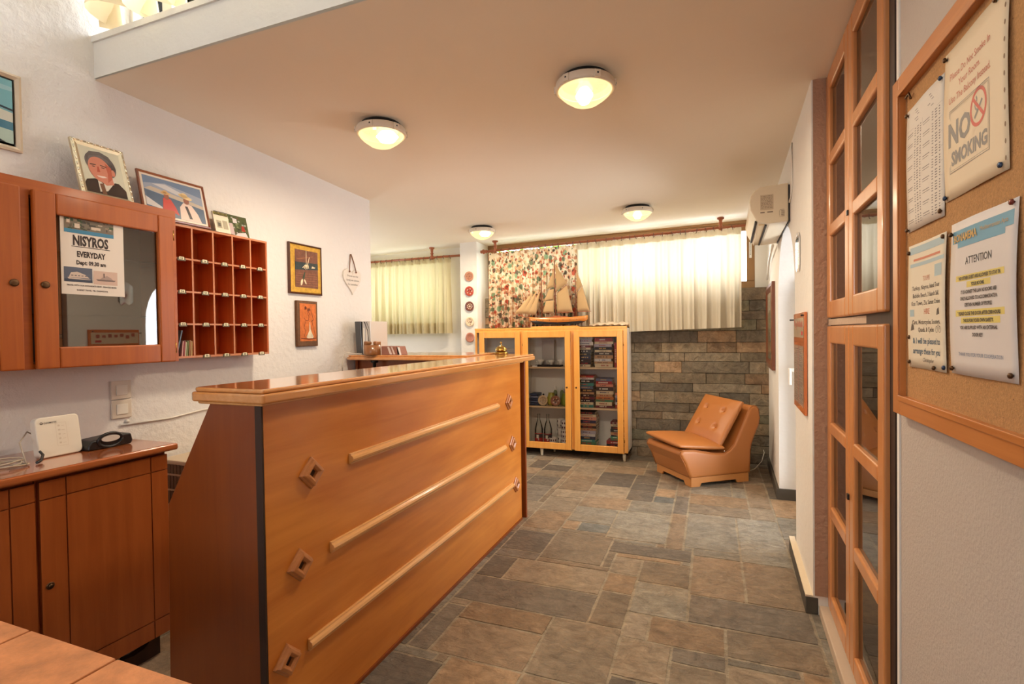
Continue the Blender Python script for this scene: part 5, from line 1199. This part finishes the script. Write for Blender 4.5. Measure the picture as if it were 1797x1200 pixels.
t = thing('pen', 'thin grey pen standing upright in the pencil cup', 'pen', (-2.215, 2.985, 1.19)); mb = MB(); mb.tube([(0.0, 0, 0), (-.002, 0, .1), (-.028, 0, .155)], .0018, 6); mb.build('pen_body', plain('pen_grey', srgb(110, 104, 100), .4), t)
t = thing('leaflet_box', 'low open box of leaflets right of the pencil cup', 'leaflet box', (-2.12, 2.98, 1.1135)); mb = MB(srgb(150, 100, 84)); mb.prism([(0, 0), (.15, 0), (.13, .058), (0, .06)], 0, .1, 'y'); mb.build('box_body', M_ink, t, bevel=.002)
mb = MB(srgb(214, 196, 186)); mb.poly([(.05, .056), (.065, .056), (.09, .004), (.07, .004)], -.001); mb.poly([(.08, .056), (.09, .056), (.115, .004), (.1, .004)], -.001); mb.build('printed_front', M_ink, t)
mb = MB(srgb(206, 200, 196)); mb.prism([(.132, 0), (.15, 0), (.136, .05), (.126, .055)], .0, .02, 'y'); mb.build('leaflet', M_ink, t)
mb = MB(); mb.tube([(-2.27, 2.97, 1.118), (-2.33, 2.96, 1.122), (-2.38, 2.955, 1.13), (-2.405, 2.945, 1.12), (-2.412, 2.938, 1.09), (-2.41, 2.93, 1.04), (-2.41, 2.93, .95)], .003, 6)
tag(mb.build('counter_cable', M_white), 'white cable draped over the left end of the back counter', 'cable')

# ------------------------------------------------------------ built-in glazed cupboard on the right
def cupboard():
    bx, by = .470, 2.545
    for (z0, z1, name_, lab) in ((1.293, 2.318, 'wall_cupboard', 'pair of tall six-pane glazed wooden doors of the upper built-in cupboard'), (.05, 1.264, 'wall_cupboard', 'pair of glazed wooden doors of the lower built-in cupboard, reaching the floor plinth')):
        t = thing(name_, lab, 'cupboard', (bx, by, z0), RZR, 'built-in cupboard with glazed doors')
        H = z1-z0
        # case: box open to the front, local y>0 is into the wall
        mb = MB(); W_ = .90; D = .36
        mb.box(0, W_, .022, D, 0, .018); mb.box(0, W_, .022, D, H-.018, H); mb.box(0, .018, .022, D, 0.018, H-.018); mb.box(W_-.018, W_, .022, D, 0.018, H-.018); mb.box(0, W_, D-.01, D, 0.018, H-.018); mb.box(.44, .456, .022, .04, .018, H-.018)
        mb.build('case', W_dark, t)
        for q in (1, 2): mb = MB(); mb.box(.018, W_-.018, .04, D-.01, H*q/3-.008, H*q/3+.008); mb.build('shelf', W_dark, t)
        for (x0, dw) in ((.004, .434), (.441, .437)):
            f, g = panel_door(dw, H-.004, .022, .062, rows=3, mun=.048); d = f.build('door', W_door, t, bevel=.007, seg=3); d.location = (x0, .021, .002)
            g.build('glass', M_glassd, d)
        mb = MB(); mb.box(.43, .448, -.008, .0, H*.5-.01, H*.5+.01) if z0 < 1 else mb.box(.43, .448, -.006, .0, H*.345, H*.345+.018); mb.build('catch', M_black, t, bevel=.002)
cupboard()
mb = MB(); mb.prism([(.46, 1.67), (.475, 2.54), (.52, 2.54), (.5, 1.67)], 1.266, 1.291, 'z'); structure(mb.build('trim_8', plain('gap_plaster', srgb(186, 160, 136), .9, bump=.5, bscale=50)))

# ------------------------------------------------------------ cork notice board
BXR = .460
t = thing('notice_board', 'large framed cork notice board on the near right wall', 'notice board', (BXR, 1.565, 1.037), -PI/2)
w, h = 1.15, .823
mb = MB(srgb(190, 140, 88)); mb.box(.03, w-.03, -.012, -.003, .03, h-.03); rr = random.Random(9)
mb.col = srgb(110, 66, 40)
for i in range(320):
    a = .05+rr.random()*(w-.1); b = .05+rr.random()*(h-.1); q = rr.uniform(.0006, .0016); mb.ell(a, b, q, q*.8, -.0123, 5)
mb.build('cork_panel', M_cork, t)
for (nm, bx_, mt) in (('z', ((0, .046, 0, h), (w-.046, w, 0, h)), W_boardz), ('x', ((.046, w-.046, 0, .046), (.046, w-.046, h-.046, h)), W_board)):
    for (a, b, c, d_) in bx_:
        mb = MB(); mb.box(a, b, -.026, 0, c, d_)
        if nm == 'z': a2, b2 = (b-.012, b+.002) if a == 0 else (a-.002, a+.012); mb.box(a2, b2, -.030, -.0262, .046, h-.046)
        else: c2, d2 = (d_-.012, d_+.002) if c == 0 else (c-.002, c+.012); mb.box(a, b, -.030, -.0262, c2, d2)
        mb.build('frame_rail', mt, t, bevel=.004, seg=3)
def sheet(mb, w, h, curl, seed=0, nx=10, nz=12):
    rr = random.Random(seed); p1, p2 = rr.uniform(0, 6), rr.uniform(0, 6); v = []; f = []
    for j in range(nz+1):
        for i in range(nx+1):
            u, q = i/nx, j/nz; v.append((w*u, -.001-curl*(.5+.5*math.sin(u*5+p1+q*2))*math.sin(PI*q)*.6-curl*.4*(1-math.cos(PI*u*2+p2))*.5, h*q))
    for j in range(nz):
        for i in range(nx): a = j*(nx+1)+i; f.append((a, a+1, a+nx+2, a+nx+1))
    mb.add(v, f, True)
def wrapy(mb, w, h, curl, seed, lift):
    """push flat lettering out onto the curled sheet"""
    rr = random.Random(seed); p1, p2 = rr.uniform(0, 6), rr.uniform(0, 6)
    mb.v = [(x, y - .001-curl*(.5+.5*math.sin(x/w*5+p1+z/h*2))*math.sin(PI*min(max(z/h, 0), 1))*.6-curl*.4*(1-math.cos(PI*x/w*2+p2))*.5 - lift, z) for (x, y, z) in mb.v]
def notice(label, y, z, w, h, curl, seed, draw, pins, tint=(226, 212, 192), name='notice_sheet'):
    t = thing(name, label, 'notice', (BXR-.0128, y, z), -PI/2, 'papers pinned to the cork board')
    mb = MB(srgb(*tint)); sheet(mb, w, h, curl, seed); o = mb.build('sheet', M_ink, t); sd = o.modifiers.new('th', 'SOLIDIFY'); sd.thickness = .0006; sd.offset = 1
    for (nm, lab, d) in draw(w, h):
        wrapy(d, w, h, curl, seed, .0009); d.build(nm, M_ink, t)
    for (px, pz, c) in pins:
        mb = MB(); mb.lathe([(.001, -.002), (.0025, .001), (.0048, .002), (.0046, .005), (.003, .0062), (0, .0064)], (px, -.001-curl*.3, pz), 12, 'y'); mb.build('push_pin', {'b': M_pinblue, 'd': M_bronze, 'r': M_pinred}[c], t)
    return t
M_pinblue = plain('pin_blue', srgb(40, 60, 90), .25, .3); M_pinred = plain('pin_red', srgb(120, 50, 40), .25, .3)
def strip(mb, x0, x1, z0, z1, n=14):
    for i in range(n): mb.rect(x0+(x1-x0)*i/n, x0+(x1-x0)*(i+1)/n, z0, z1)
def nosmoke(w, h):
    a = MB(srgb(200, 120, 96))
    for k, (s_, z) in enumerate((('Please Do Not Smoke In', .232), ('Your Room.', .209), ('Use The Balcony Instead.', .186))): a.text(s_, .0185, .102, z, 0, .86 if k != 1 else .95, bold=.0002)
    b = MB(srgb(140, 132, 124))
    def rr_(x0, x1, z0, z1, t_):
        b.rect(x0, x1, z0, z0+t_); b.rect(x0, x1, z1-t_, z1); b.rect(x0, x0+t_, z0, z1); b.rect(x1-t_, x1, z0, z1)
    rr_(.024, .178, .05, .172, .0012); rr_(.028, .174, .054, .168, .0007)
    b.text('NO', .062, .064, .103, 0, .9, bold=.0022); b.text('SMOKING', .036, .102, .064, 0, .86, bold=.0014)
    line(b, [(.124, .122), (.153, .146)], .0028, 0); line(b, [(.128, .136), (.125, .145), (.133, .152), (.13, .159)], .0016, 0); line(b, [(.134, .13), (.131, .137)], .0016, 0)
    c = MB(srgb(205, 96, 78)); n = 36; r1, r2 = .034, .0275
    vs = []
    for i in range(n): q = 2*PI*i/n; vs += [(.138+r1*math.cos(q)*.92, 0, .138+r1*math.sin(q)), (.138+r2*math.cos(q)*.92, 0, .138+r2*math.sin(q))]
    c.add(vs, [(2*i, 2*((i+1) % n), 2*((i+1) % n)+1, 2*i+1) for i in range(n)]); line(c, [(.118, .158), (.158, .118)], .003, -.0002)
    d = MB(srgb(214, 204, 186)); 
    d2 = MB(srgb(130, 96, 66))
    for i in range(11): d2.ell(.227, .02+i*.027, .0025, .0045, 0, 8)
    return [('red_lettering', None, a), ('black_lettering', None, b), ('no_smoking_symbol', None, c), ('punched_holes', None, d2)]
notice('NO SMOKING sheet in a punched plastic pocket, upper right on the cork board', 1.283, 1.500, .236, .292, .006, 1, nosmoke, ((.006, .282, 'd'), (.006, .008, 'b'), (.216, .012, 'b'), (.2, .287, 'd')), (222, 200, 168))
def timetable(w, h):
    a = MB(srgb(120, 108, 104)); rr = random.Random(12)
    for cx in (.01, .105):
        for k in range(9):
            z = .225-k*.025; a.rect(cx+.0, cx+.034, z, z+.0016); a.rect(cx, cx+.028+rr.random()*.01, z-.005, z-.0038)
            for q in range(4): a.rect(cx+.045, cx+.052, z-.012+q*.0055, z-.010+q*.0055); a.rect(cx+.06, cx+.07, z-.012+q*.0055, z-.0098+q*.0055); a.rect(cx+.078, cx+.084, z-.012+q*.0055, z-.0098+q*.0055) if cx < .05 or 1 else None
    for k in range(5): z = .272-k*.0065; a.rect(.05+rr.random()*.02, .16-rr.random()*.02, z, z+.0016)
    for k in range(8): z = .236-k*.03; a.rect(.006, .2, z, z+.0004)
    a.rect(.1, .1006, .01, .24)
    return [('timetable_print', None, a)]
notice('densely printed two-column list, upper left on the cork board', 1.497, 1.476, .207, .288, .006, 2, timetable, ((.006, .278, 'd'), (.198, .281, 'b'), (.008, .006, 'd'), (.196, .012, 'd')), (216, 204, 190))
def tours(w, h):
    a = MB(srgb(96, 84, 74)); b = MB(srgb(70, 96, 116)); c = MB(srgb(200, 120, 90)); d = MB(srgb(168, 186, 190))
    strip(d, .01, .2, .262, .278); strip(d, .012, .2, .232, .24); d.rect(.014, .036, .118, .134); d.rect(.15, .19, .2, .225)
    c.text('TOURS', .016, .1, .196, 0, .8); c.text('HIRE', .017, .102, .122, 0, .9, bold=.0003); strip(c, .03, .18, .245, .25)
    for k, s_ in enumerate(('Turkey, Nisyros, Island Tour', 'Bubble Beach, 3 Islands Sail,', 'Kos Town, Zia, Sunset Cruise')): a.text(s_, .0135, .102, .178-k*.0175, 0, .98, bold=.0002)
    a.text('Cars, Motorcycles, Scooters,', .0135, .104, .1, 0, .98, bold=.0003); a.text('Quads, & Cycles', .0135, .1, .083, 0, .95, bold=.0003)
    for (x, z) in ((.16, .083), (.178, .083)): line(a, [(x+.0065*math.cos(q), z+.005+.0065*math.sin(q)) for q in [2*PI*k/14 for k in range(15)]], .0005, 0)
    line(a, [(.16, .088), (.166, .097), (.175, .097), (.178, .088)], .0006, 0); a.poly([(.018, .085), (.036, .088), (.034, .098), (.024, .102)]); a.poly([(.16, .118), (.178, .12), (.174, .134), (.164, .13)])
    b.text('& I will be pleased to', .0185, .104, .056, 0, .95, bold=.0004); b.text('arrange these for you', .0185, .104, .033, 0, .92, bold=.0004); a.text('Christopher', .0125, .11, .016, 0, 1, shear=.4)
    return [('pale_banner', None, d), ('orange_lettering', None, c), ('black_lettering', None, a), ('blue_lettering', None, b)]
notice('flyer offering tours and hire with HIRE in orange, lower left on the cork board', 1.483, 1.158, .208, .284, .005, 3, tours, ((.006, .268, 'd'), (.196, .276, 'd'), (.008, .012, 'd'), (.2, .01, 'b'), (.15, .006, 'd'), (.008, .07, 'd')), (222, 208, 184))
def attention(w, h):
    d = MB(srgb(110, 158, 180)); strip(d, .008, .225, .25, .262); strip(d, .008, .225, .262, .274); strip(d, .03, .2, .24, .25)
    o = MB(srgb(200, 160, 90)); o.text('BONAMEMA', .02, .062, .252, -.0008, .85, bold=.0006); o.text('Mediterranean Apts', .011, .165, .258, -.0008, 1)
    hl = MB(srgb(222, 200, 110)); strip(hl, .026, .2, .176, .187); strip(hl, .07, .155, .163, .174, 8); strip(hl, .028, .2, .110, .122); strip(hl, .05, .185, .0965, .108, 10)
    a = MB(srgb(76, 66, 62)); a.text('ATTENTION', .019, .112, .206, 0, .9, bold=.0002)
    for s_, z in (('* NO OTHER GUEST ARE ALLOWED TO STAY IN', .178), ('YOUR ROOMS.', .165), ('IT IS AGAINST THE LAW AS ROOMS ARE', .152), ('ONLY ALLOWED TO ACCOMMODATE A', .14), ('CERTAIN NUMBER OF PEOPLE.', .128), ('* PLEASE CLOSE THE DOOR AFTER 2300 HOURS', .112), ('THIS IS FOR YOUR OWN SAFETY.', .099), ('YOU ARE SUPPLIED WITH AN EXTERNAL', .086), ('DOOR KEY', .073)): a.text(s_, .0088, .112, z, -.0006, .8, bold=.0003)
    e = MB(srgb(130, 140, 160)); e.text('THANK YOU FOR YOUR COOPERATION', .0095, .115, .036, 0, .88, bold=.0001)
    return [('blue_banner', None, d), ('gold_lettering', None, o), ('highlight', None, hl), ('black_lettering', None, a), ('closing_line', None, e)]
notice('ATTENTION sheet in plastic with yellow highlighted lines, lower right on the cork board', 1.256, 1.160, .236, .290, .007, 4, attention, ((.008, .27, 'd'), (.224, .284, 'r'), (.012, .01, 'd'), (.222, .012, 'd')), (216, 206, 200))
mb = MB(); mb.tube([(BXR-.016, 1.50, 1.80), (BXR-.022, 1.485, 1.795), (BXR-.02, 1.47, 1.80), (BXR-.018, 1.465, 1.785)], .0025, 6); tag(mb.build('metal_clip', M_bronze), 'small bent metal clip at the top left corner inside the cork board', 'clip')

# ------------------------------------------------------------ right wall pieces
def R_thing(name, label, cat, y, z, off=.002, group=None): return thing(name, label, cat, onR(y, z, off), RZR, group)
# air conditioner: local x along wall towards the camera, so its near end is x = L
L_ = .84
t = R_thing('air_conditioner', 'white split air conditioner mounted high above the arched doorway', 'air conditioner', 3.39+L_, 1.885)
prof = [(0, 0), (-.1, -.008), (-.16, .004), (-.176, .03), (-.204, .085), (-.208, .13), (-.2, .165), (-.175, .2), (-.15, .212), (0, .222)]
mb = MB(); mb.prism([(p[0]-.006, p[1]) for p in prof], 0, L_, 'x'); mb.build('housing', plain('ac_body', srgb(222, 206, 178), .35), t, bevel=.006, seg=3)
mb = MB(); mb.box(.03, L_-.03, -.172, -.168, .012, .016); mb.T = Matrix.Identity(4)
for (ya_, za_) in ((-.178, .012), (-.125, -.009)): mb.box(.04, L_-.03, ya_-.006, ya_+.006, za_-.004, za_+.010)
mb.build('air_slot', M_black, t)
mb = MB(); mb.box(.04, L_-.03, -.165, -.128, -.010, .004); mb.build('louver', plain('louver', srgb(206, 180, 140), .4), t, bevel=.002)
mb = MB(srgb(196, 176, 148)); mb.T = Matrix.Translation((L_+.0008, 0, 0)) @ Matrix.Rotation(PI/2, 4, 'Z'); rr = random.Random(8)
mb.rect(-.155, -.085, .075, .165, 0); mb.col = srgb(120, 100, 84)
for k in range(9):
    z = .155-k*.0085; a = -.15
    while a < -.095: q = rr.uniform(.004, .014); mb.rect(a, min(a+q, -.09), z, z+.0025, -.0005); a += q+.004
mb.rect(-.155, -.132, .058, .064, -.0005); mb.rect(-.118, -.088, .058, .065, -.0005); mb.build('rating_label', M_ink, t)
mb = MB(); mb.T = Matrix.Translation((L_+.0008, 0, 0)) @ Matrix.Rotation(PI/2, 4, 'Z')
for k in range(5): mb.rect(-.045, -.027, .03+k*.008, .0335+k*.008, -.0004)
line(mb, [(-.05+.0, .026), (-.054, .04), (-.054, .062), (-.048, .07), (-.03, .07)], .0007, -.0004); mb.build('end_vent', plain('vent_dark', srgb(110, 86, 64), .6), t)
mb = MB(); mb.box(.0, L_+.004, -.006, .0, -.004, .21); mb.build('back_plate', M_black, t)
mb = MB(); mb.tube([(xr(3.33)-.006, 3.36, 1.985), (xr(3.33)-.006, 3.30, 2.0), (xr(3.3)-.005, 3.25, 2.06), (xr(3.25)-.005, 3.24, 2.15), (xr(3.25)-.005, 3.25, 2.29)], .005, 6); tag(mb.build('power_cable', M_white), 'white cable rising from the air conditioner to the ceiling', 'cable')
mb = MB(); mb.tube([(xr(4.3)-.03, 4.28, 1.88), (xr(4.6)-.03, 4.5, 1.86), (xr(4.9)-.02, 4.85, 1.83), (xr(5.1)-.02, 5.0, 1.77), (xr(5.2)-.02, 5.1, 1.7)], .009, 8); tag(mb.build('drain_pipe', M_white), 'pale pipe curving from the air conditioner down toward the corner', 'pipe')
# framed picture near the corner
t = R_thing('framed_picture', 'dark wooden framed picture hanging between stone wall and arched doorway', 'picture', 5.14, .93)
w, h = .66, .70
frame_mesh(w, h, .075, .022).build('frame', wood('picture_wood', srgb(136, 76, 48), srgb(104, 52, 32), 'z', .35, .4), t)
mb = MB(srgb(150, 150, 120)); mb.rect(.07, w-.07, .07, h-.07, -.016); mb.col = srgb(110, 120, 90); mb.poly([(.07, .07), (w-.07, .07), (w-.07, .3), (.3, .25), (.07, .34)], -.0163); mb.col = srgb(196, 186, 160); mb.poly([(.07, .45), (w-.07, .5), (w-.07, h-.07), (.07, h-.07)], -.0163); mb.col = srgb(130, 90, 70); mb.poly([(.2, .1), (.32, .1), (.3, .3), (.24, .3)], -.0166); mb.build('print', M_gloss, t)
# mirror with wavy outline on the pier
t = R_thing('wall_mirror', 'narrow frameless mirror with notched ends on the pier beside the arch', 'mirror', 3.06, 1.545)
pts = [(0, .03), (.035, .0), (.07, .02), (.1, -.005), (.13, .03), (.13, .17), (.1, .2), (.08, .185), (.055, .205), (.0, .17)]
mb = MB(); mb.prism(pts, -.006, 0, 'y'); mb.build('mirror_glass', plain('mirror', (.9, .9, .92), .03, 1.0), t, bevel=.0015)
# orange notice panel
t = R_thing('info_panel', 'orange-bordered information panel hanging on the pier', 'notice', 3.10, .85)
w, h = .415, .48
mb = MB(srgb(206, 112, 58)); mb.box(0, w, -.012, 0, 0, h); mb.build('panel', M_gloss, t, bevel=.002)
mb = MB(srgb(214, 190, 160)); mb.rect(.01, w-.02, .36, .455, -.0126); mb.col = srgb(186, 160, 140); mb.rect(.01, w-.03, .03, .32, -.0126); mb.build('paper_insert', M_gloss, t)
mb = MB(srgb(170, 80, 60)); rr = random.Random(2)
for k in range(7): a = .04+k*.048; mb.rect(a, a+.03, .40+rr.random()*.02, .43+rr.random()*.02, -.0131)
mb.col = srgb(190, 40, 40); mb.rect(w-.1, w-.05, .372, .39, -.0132); mb.col = srgb(130, 110, 104)
for k in range(30): mb.rect(.05, .17, .04+k*.009, .043+k*.009, -.0131); mb.rect(.22, .35, .04+k*.009, .043+k*.009, -.0131)
mb.col = srgb(170, 110, 110); mb.rect(.19, .2, .03, .32, -.0131); mb.build('print', M_ink, t)
mb = MB(); mb.lathe([(.004, 0), (.005, .01), (0, .012)], (w-.03, -.012, h-.015), 8, 'y'); mb.build('fixing_screw', M_black, t); mb = MB(); mb.lathe([(.003, 0), (.004, .03), (0, .032)], (-.004, 0, h-.03), 8, 'y'); mb.build('fixing_screw', M_black, t)

# ------------------------------------------------------------ tan lounge chair
def lounge_chair():
    t = thing('lounge_chair', 'low tan leather lounge chair with buttoned back in the far corner', 'chair', (-.088, 4.665, 0), math.radians(-53.1))
    W_ = .26
    prof = [(-.272, .07), (-.318, .19), (-.362, .265), (-.362, .287), (-.335, .302), (-.23, .296), (-.05, .258), (.05, .25), (.1, .275), (.148, .32), (.22, .455), (.283, .58), (.305, .61), (.335, .625), (.37, .617), (.393, .59), (.4, .52), (.385, .46), (.344, .38), (.315, .31), (.303, .25), (.296, .07)]
    mb = MB(); n = len(prof)
    xs = [(-W_, .0), (-W_+.012, .012), (W_-.012, .012), (W_, .0)]
    v = []; f = []
    for (x, infl) in xs:
        for (y, z) in prof:
            cy_, cz_ = .0, .28
            d = Vector((y-cy_, z-cz_)); s_ = 1+infl/ max(d.length, .1)*.0
            v.append((x, y, z))
    mb = MB(); mb.prism(prof, -W_, W_, 'x'); mb.build('body', M_leather, t, bevel=.026, seg=5)
    # piping seams along the side panels
    for sx in (-1, 1):
        mb = MB(); mb.tube([(sx*(W_-.012), y*1.0, z) for (y, z) in prof], .0035, 5); mb.build('piping', M_leather, t)
    # seat cushion, thin front and thick seam
    def cushion(name, corners, th, nx=12, ny=12, puff=.016, tufts=(), dy=None):
        A, B, C_, D_ = [Vector(c) for c in corners]; nrm = (B-A).cross(D_-A).normalized()
        v = []; f = []
        for side in (1, -1):
            for j in range(ny+1):
                for i in range(nx+1):
                    u, w = i/nx, j/ny; P = (A*(1-u)+B*u)*(1-w)+(D_*(1-u)+C_*u)*w
                    e = min(1, 4.5*min(u, 1-u))**.5*min(1, 4.5*min(w, 1-w))**.5
                    q = th*.5*(.35+.65*e)+puff*math.sin(PI*u)*math.sin(PI*w)
                    if side > 0:
                        for (tu, tw) in tufts: q -= .022*math.exp(-(((u-tu)*.5)**2+((w-tw)*.42)**2)/.00045)
                    v.append(tuple(P+nrm*q*side))
        m = (nx+1)*(ny+1)
        for j in range(ny):
            for i in range(nx): a = j*(nx+1)+i; f.append((a, a+1, a+nx+2, a+nx+1)); f.append((m+a, m+a+nx+1, m+a+nx+2, m+a+1))
        for i in range(nx): f.append((i, m+i, m+i+1, i+1)); a = ny*(nx+1)+i; f.append((a, a+1, m+a+1, m+a))
        for j in range(ny): a = j*(nx+1); f.append((a, a+nx+1, m+a+nx+1, m+a)); a += nx; f.append((a, m+a, m+a+nx+1, a+nx+1))
        mb = MB(); mb.add(v, f, True); o = mb.build(name, M_leather, t, sub=1); return A, B, C_, D_, nrm
    # corners: front-left(local -x), front-right(+x), back-right, back-left
    cushion('seat_cushion', [(-.245, -.385, .362), (.262, -.375, .338), (.262, .06, .292), (-.245, .075, .322)], .068, puff=.012)
    tf = [(.27, .33), (.73, .33), (.27, .7), (.73, .7)]
    A, B, C_, D_, nrm = cushion('back_cushion', [(-.25, .025, .325), (.235, .025, .3), (.235, .255, .655), (-.25, .255, .668)], .07, nx=40, ny=40, puff=.006, tufts=tf)
    for (u, w) in tf:
        P = (A*(1-u)+B*u)*(1-w)+(D_*(1-u)+C_*u)*w + nrm*.023
        mb = MB(); mb.T = Matrix.Translation(P); mb.lathe([(0, -.007), (.007, -.004), (.009, 0), (.007, .004), (0, .007)], (0, 0, 0), 10); mb.build('button', M_leather, t)
    mb = MB()
    mb.prism([(-.262, 0), (-.18, 0), (-.165, .028), (.16, .028), (.175, 0), (.285, 0), (.285, .074), (-.262, .074)], W_-.03, W_-.008, 'x')
    mb.prism([(-.262, 0), (-.18, 0), (-.165, .028), (.16, .028), (.175, 0), (.285, 0), (.285, .074), (-.262, .074)], -W_+.008, -W_+.03, 'x')
    mb.prism([(-W_+.03, 0), (-W_+.09, 0), (-W_+.11, .03), (W_-.11, .03), (W_-.09, 0), (W_-.03, 0), (W_-.03, .074), (-W_+.03, .074)], -.262, -.245, 'y')
    mb.prism([(-W_+.03, 0), (-W_+.09, 0), (-W_+.11, .03), (W_-.11, .03), (W_-.09, 0), (W_-.03, 0), (W_-.03, .074), (-W_+.03, .074)], .268, .285, 'y')
    mb.build('plinth', M_chairbase, t, bevel=.002)
    mb = MB(); mb.lathe([(.006, 0), (.006, .012), (0, .013)], (.25, .045, .27), 10, 'x'); mb.build('zip_pull', M_chrome, t)
lounge_chair()
mb = MB(); mb.tube([(.28, 4.86, .02), (.36, 4.98, .02), (.43, 5.12, .06), (.46, 5.22, .12), (.455, 5.235, .14)], .003, 6); tag(mb.build('floor_cable', M_white), 'thin pale cable curving from behind the chair to the corner', 'cable')

# ------------------------------------------------------------ greenery beyond the wide window
def hedge(name, label, cx, cy, sx, sy, sz, n, seed):
    rr = random.Random(seed); mb = MB(); 
    for i in range(n):
        a = rr.random()*6.28; q = rr.random()**.5; p = Vector((cx+sx*q*math.cos(a), cy+sy*q*math.sin(a), sz*(.2+.8*rr.random())))
        mb.T = Matrix.Translation(p) @ Matrix.Rotation(rr.random()*6, 4, 'Z') @ Matrix.Rotation(rr.random()*2, 4, 'X')
        mb.add([(0, 0, 0), (.04, .02, .01), (.1, 0, 0), (.04, -.02, .01)], [(0, 1, 2, 3)])
    t = thing(name, label, 'shrub', (cx, cy, 0))
    mb.v = [(x-cx, y-cy, z) for (x, y, z) in mb.v]; mb.build('foliage', cloth('leaf', srgb(120, 165, 45), .5), t)
    st = MB(); st.tube([(0, 0, 0), (.03, 0, .8), (0, .02, 1.6)], .03, 7, rs=[.04, .03, .015]); st.build('stem', M_bronze, t)
hedge('garden_shrub', 'lime green shrub glimpsed over the floral curtain through the window', -2.2, 6.7, 1.3, .5, 3.1, 5000, 5)
hedge('garden_shrub', 'green shrub outside the alcove window', -4.4, 6.9, .9, .5, 2.6, 2500, 6)
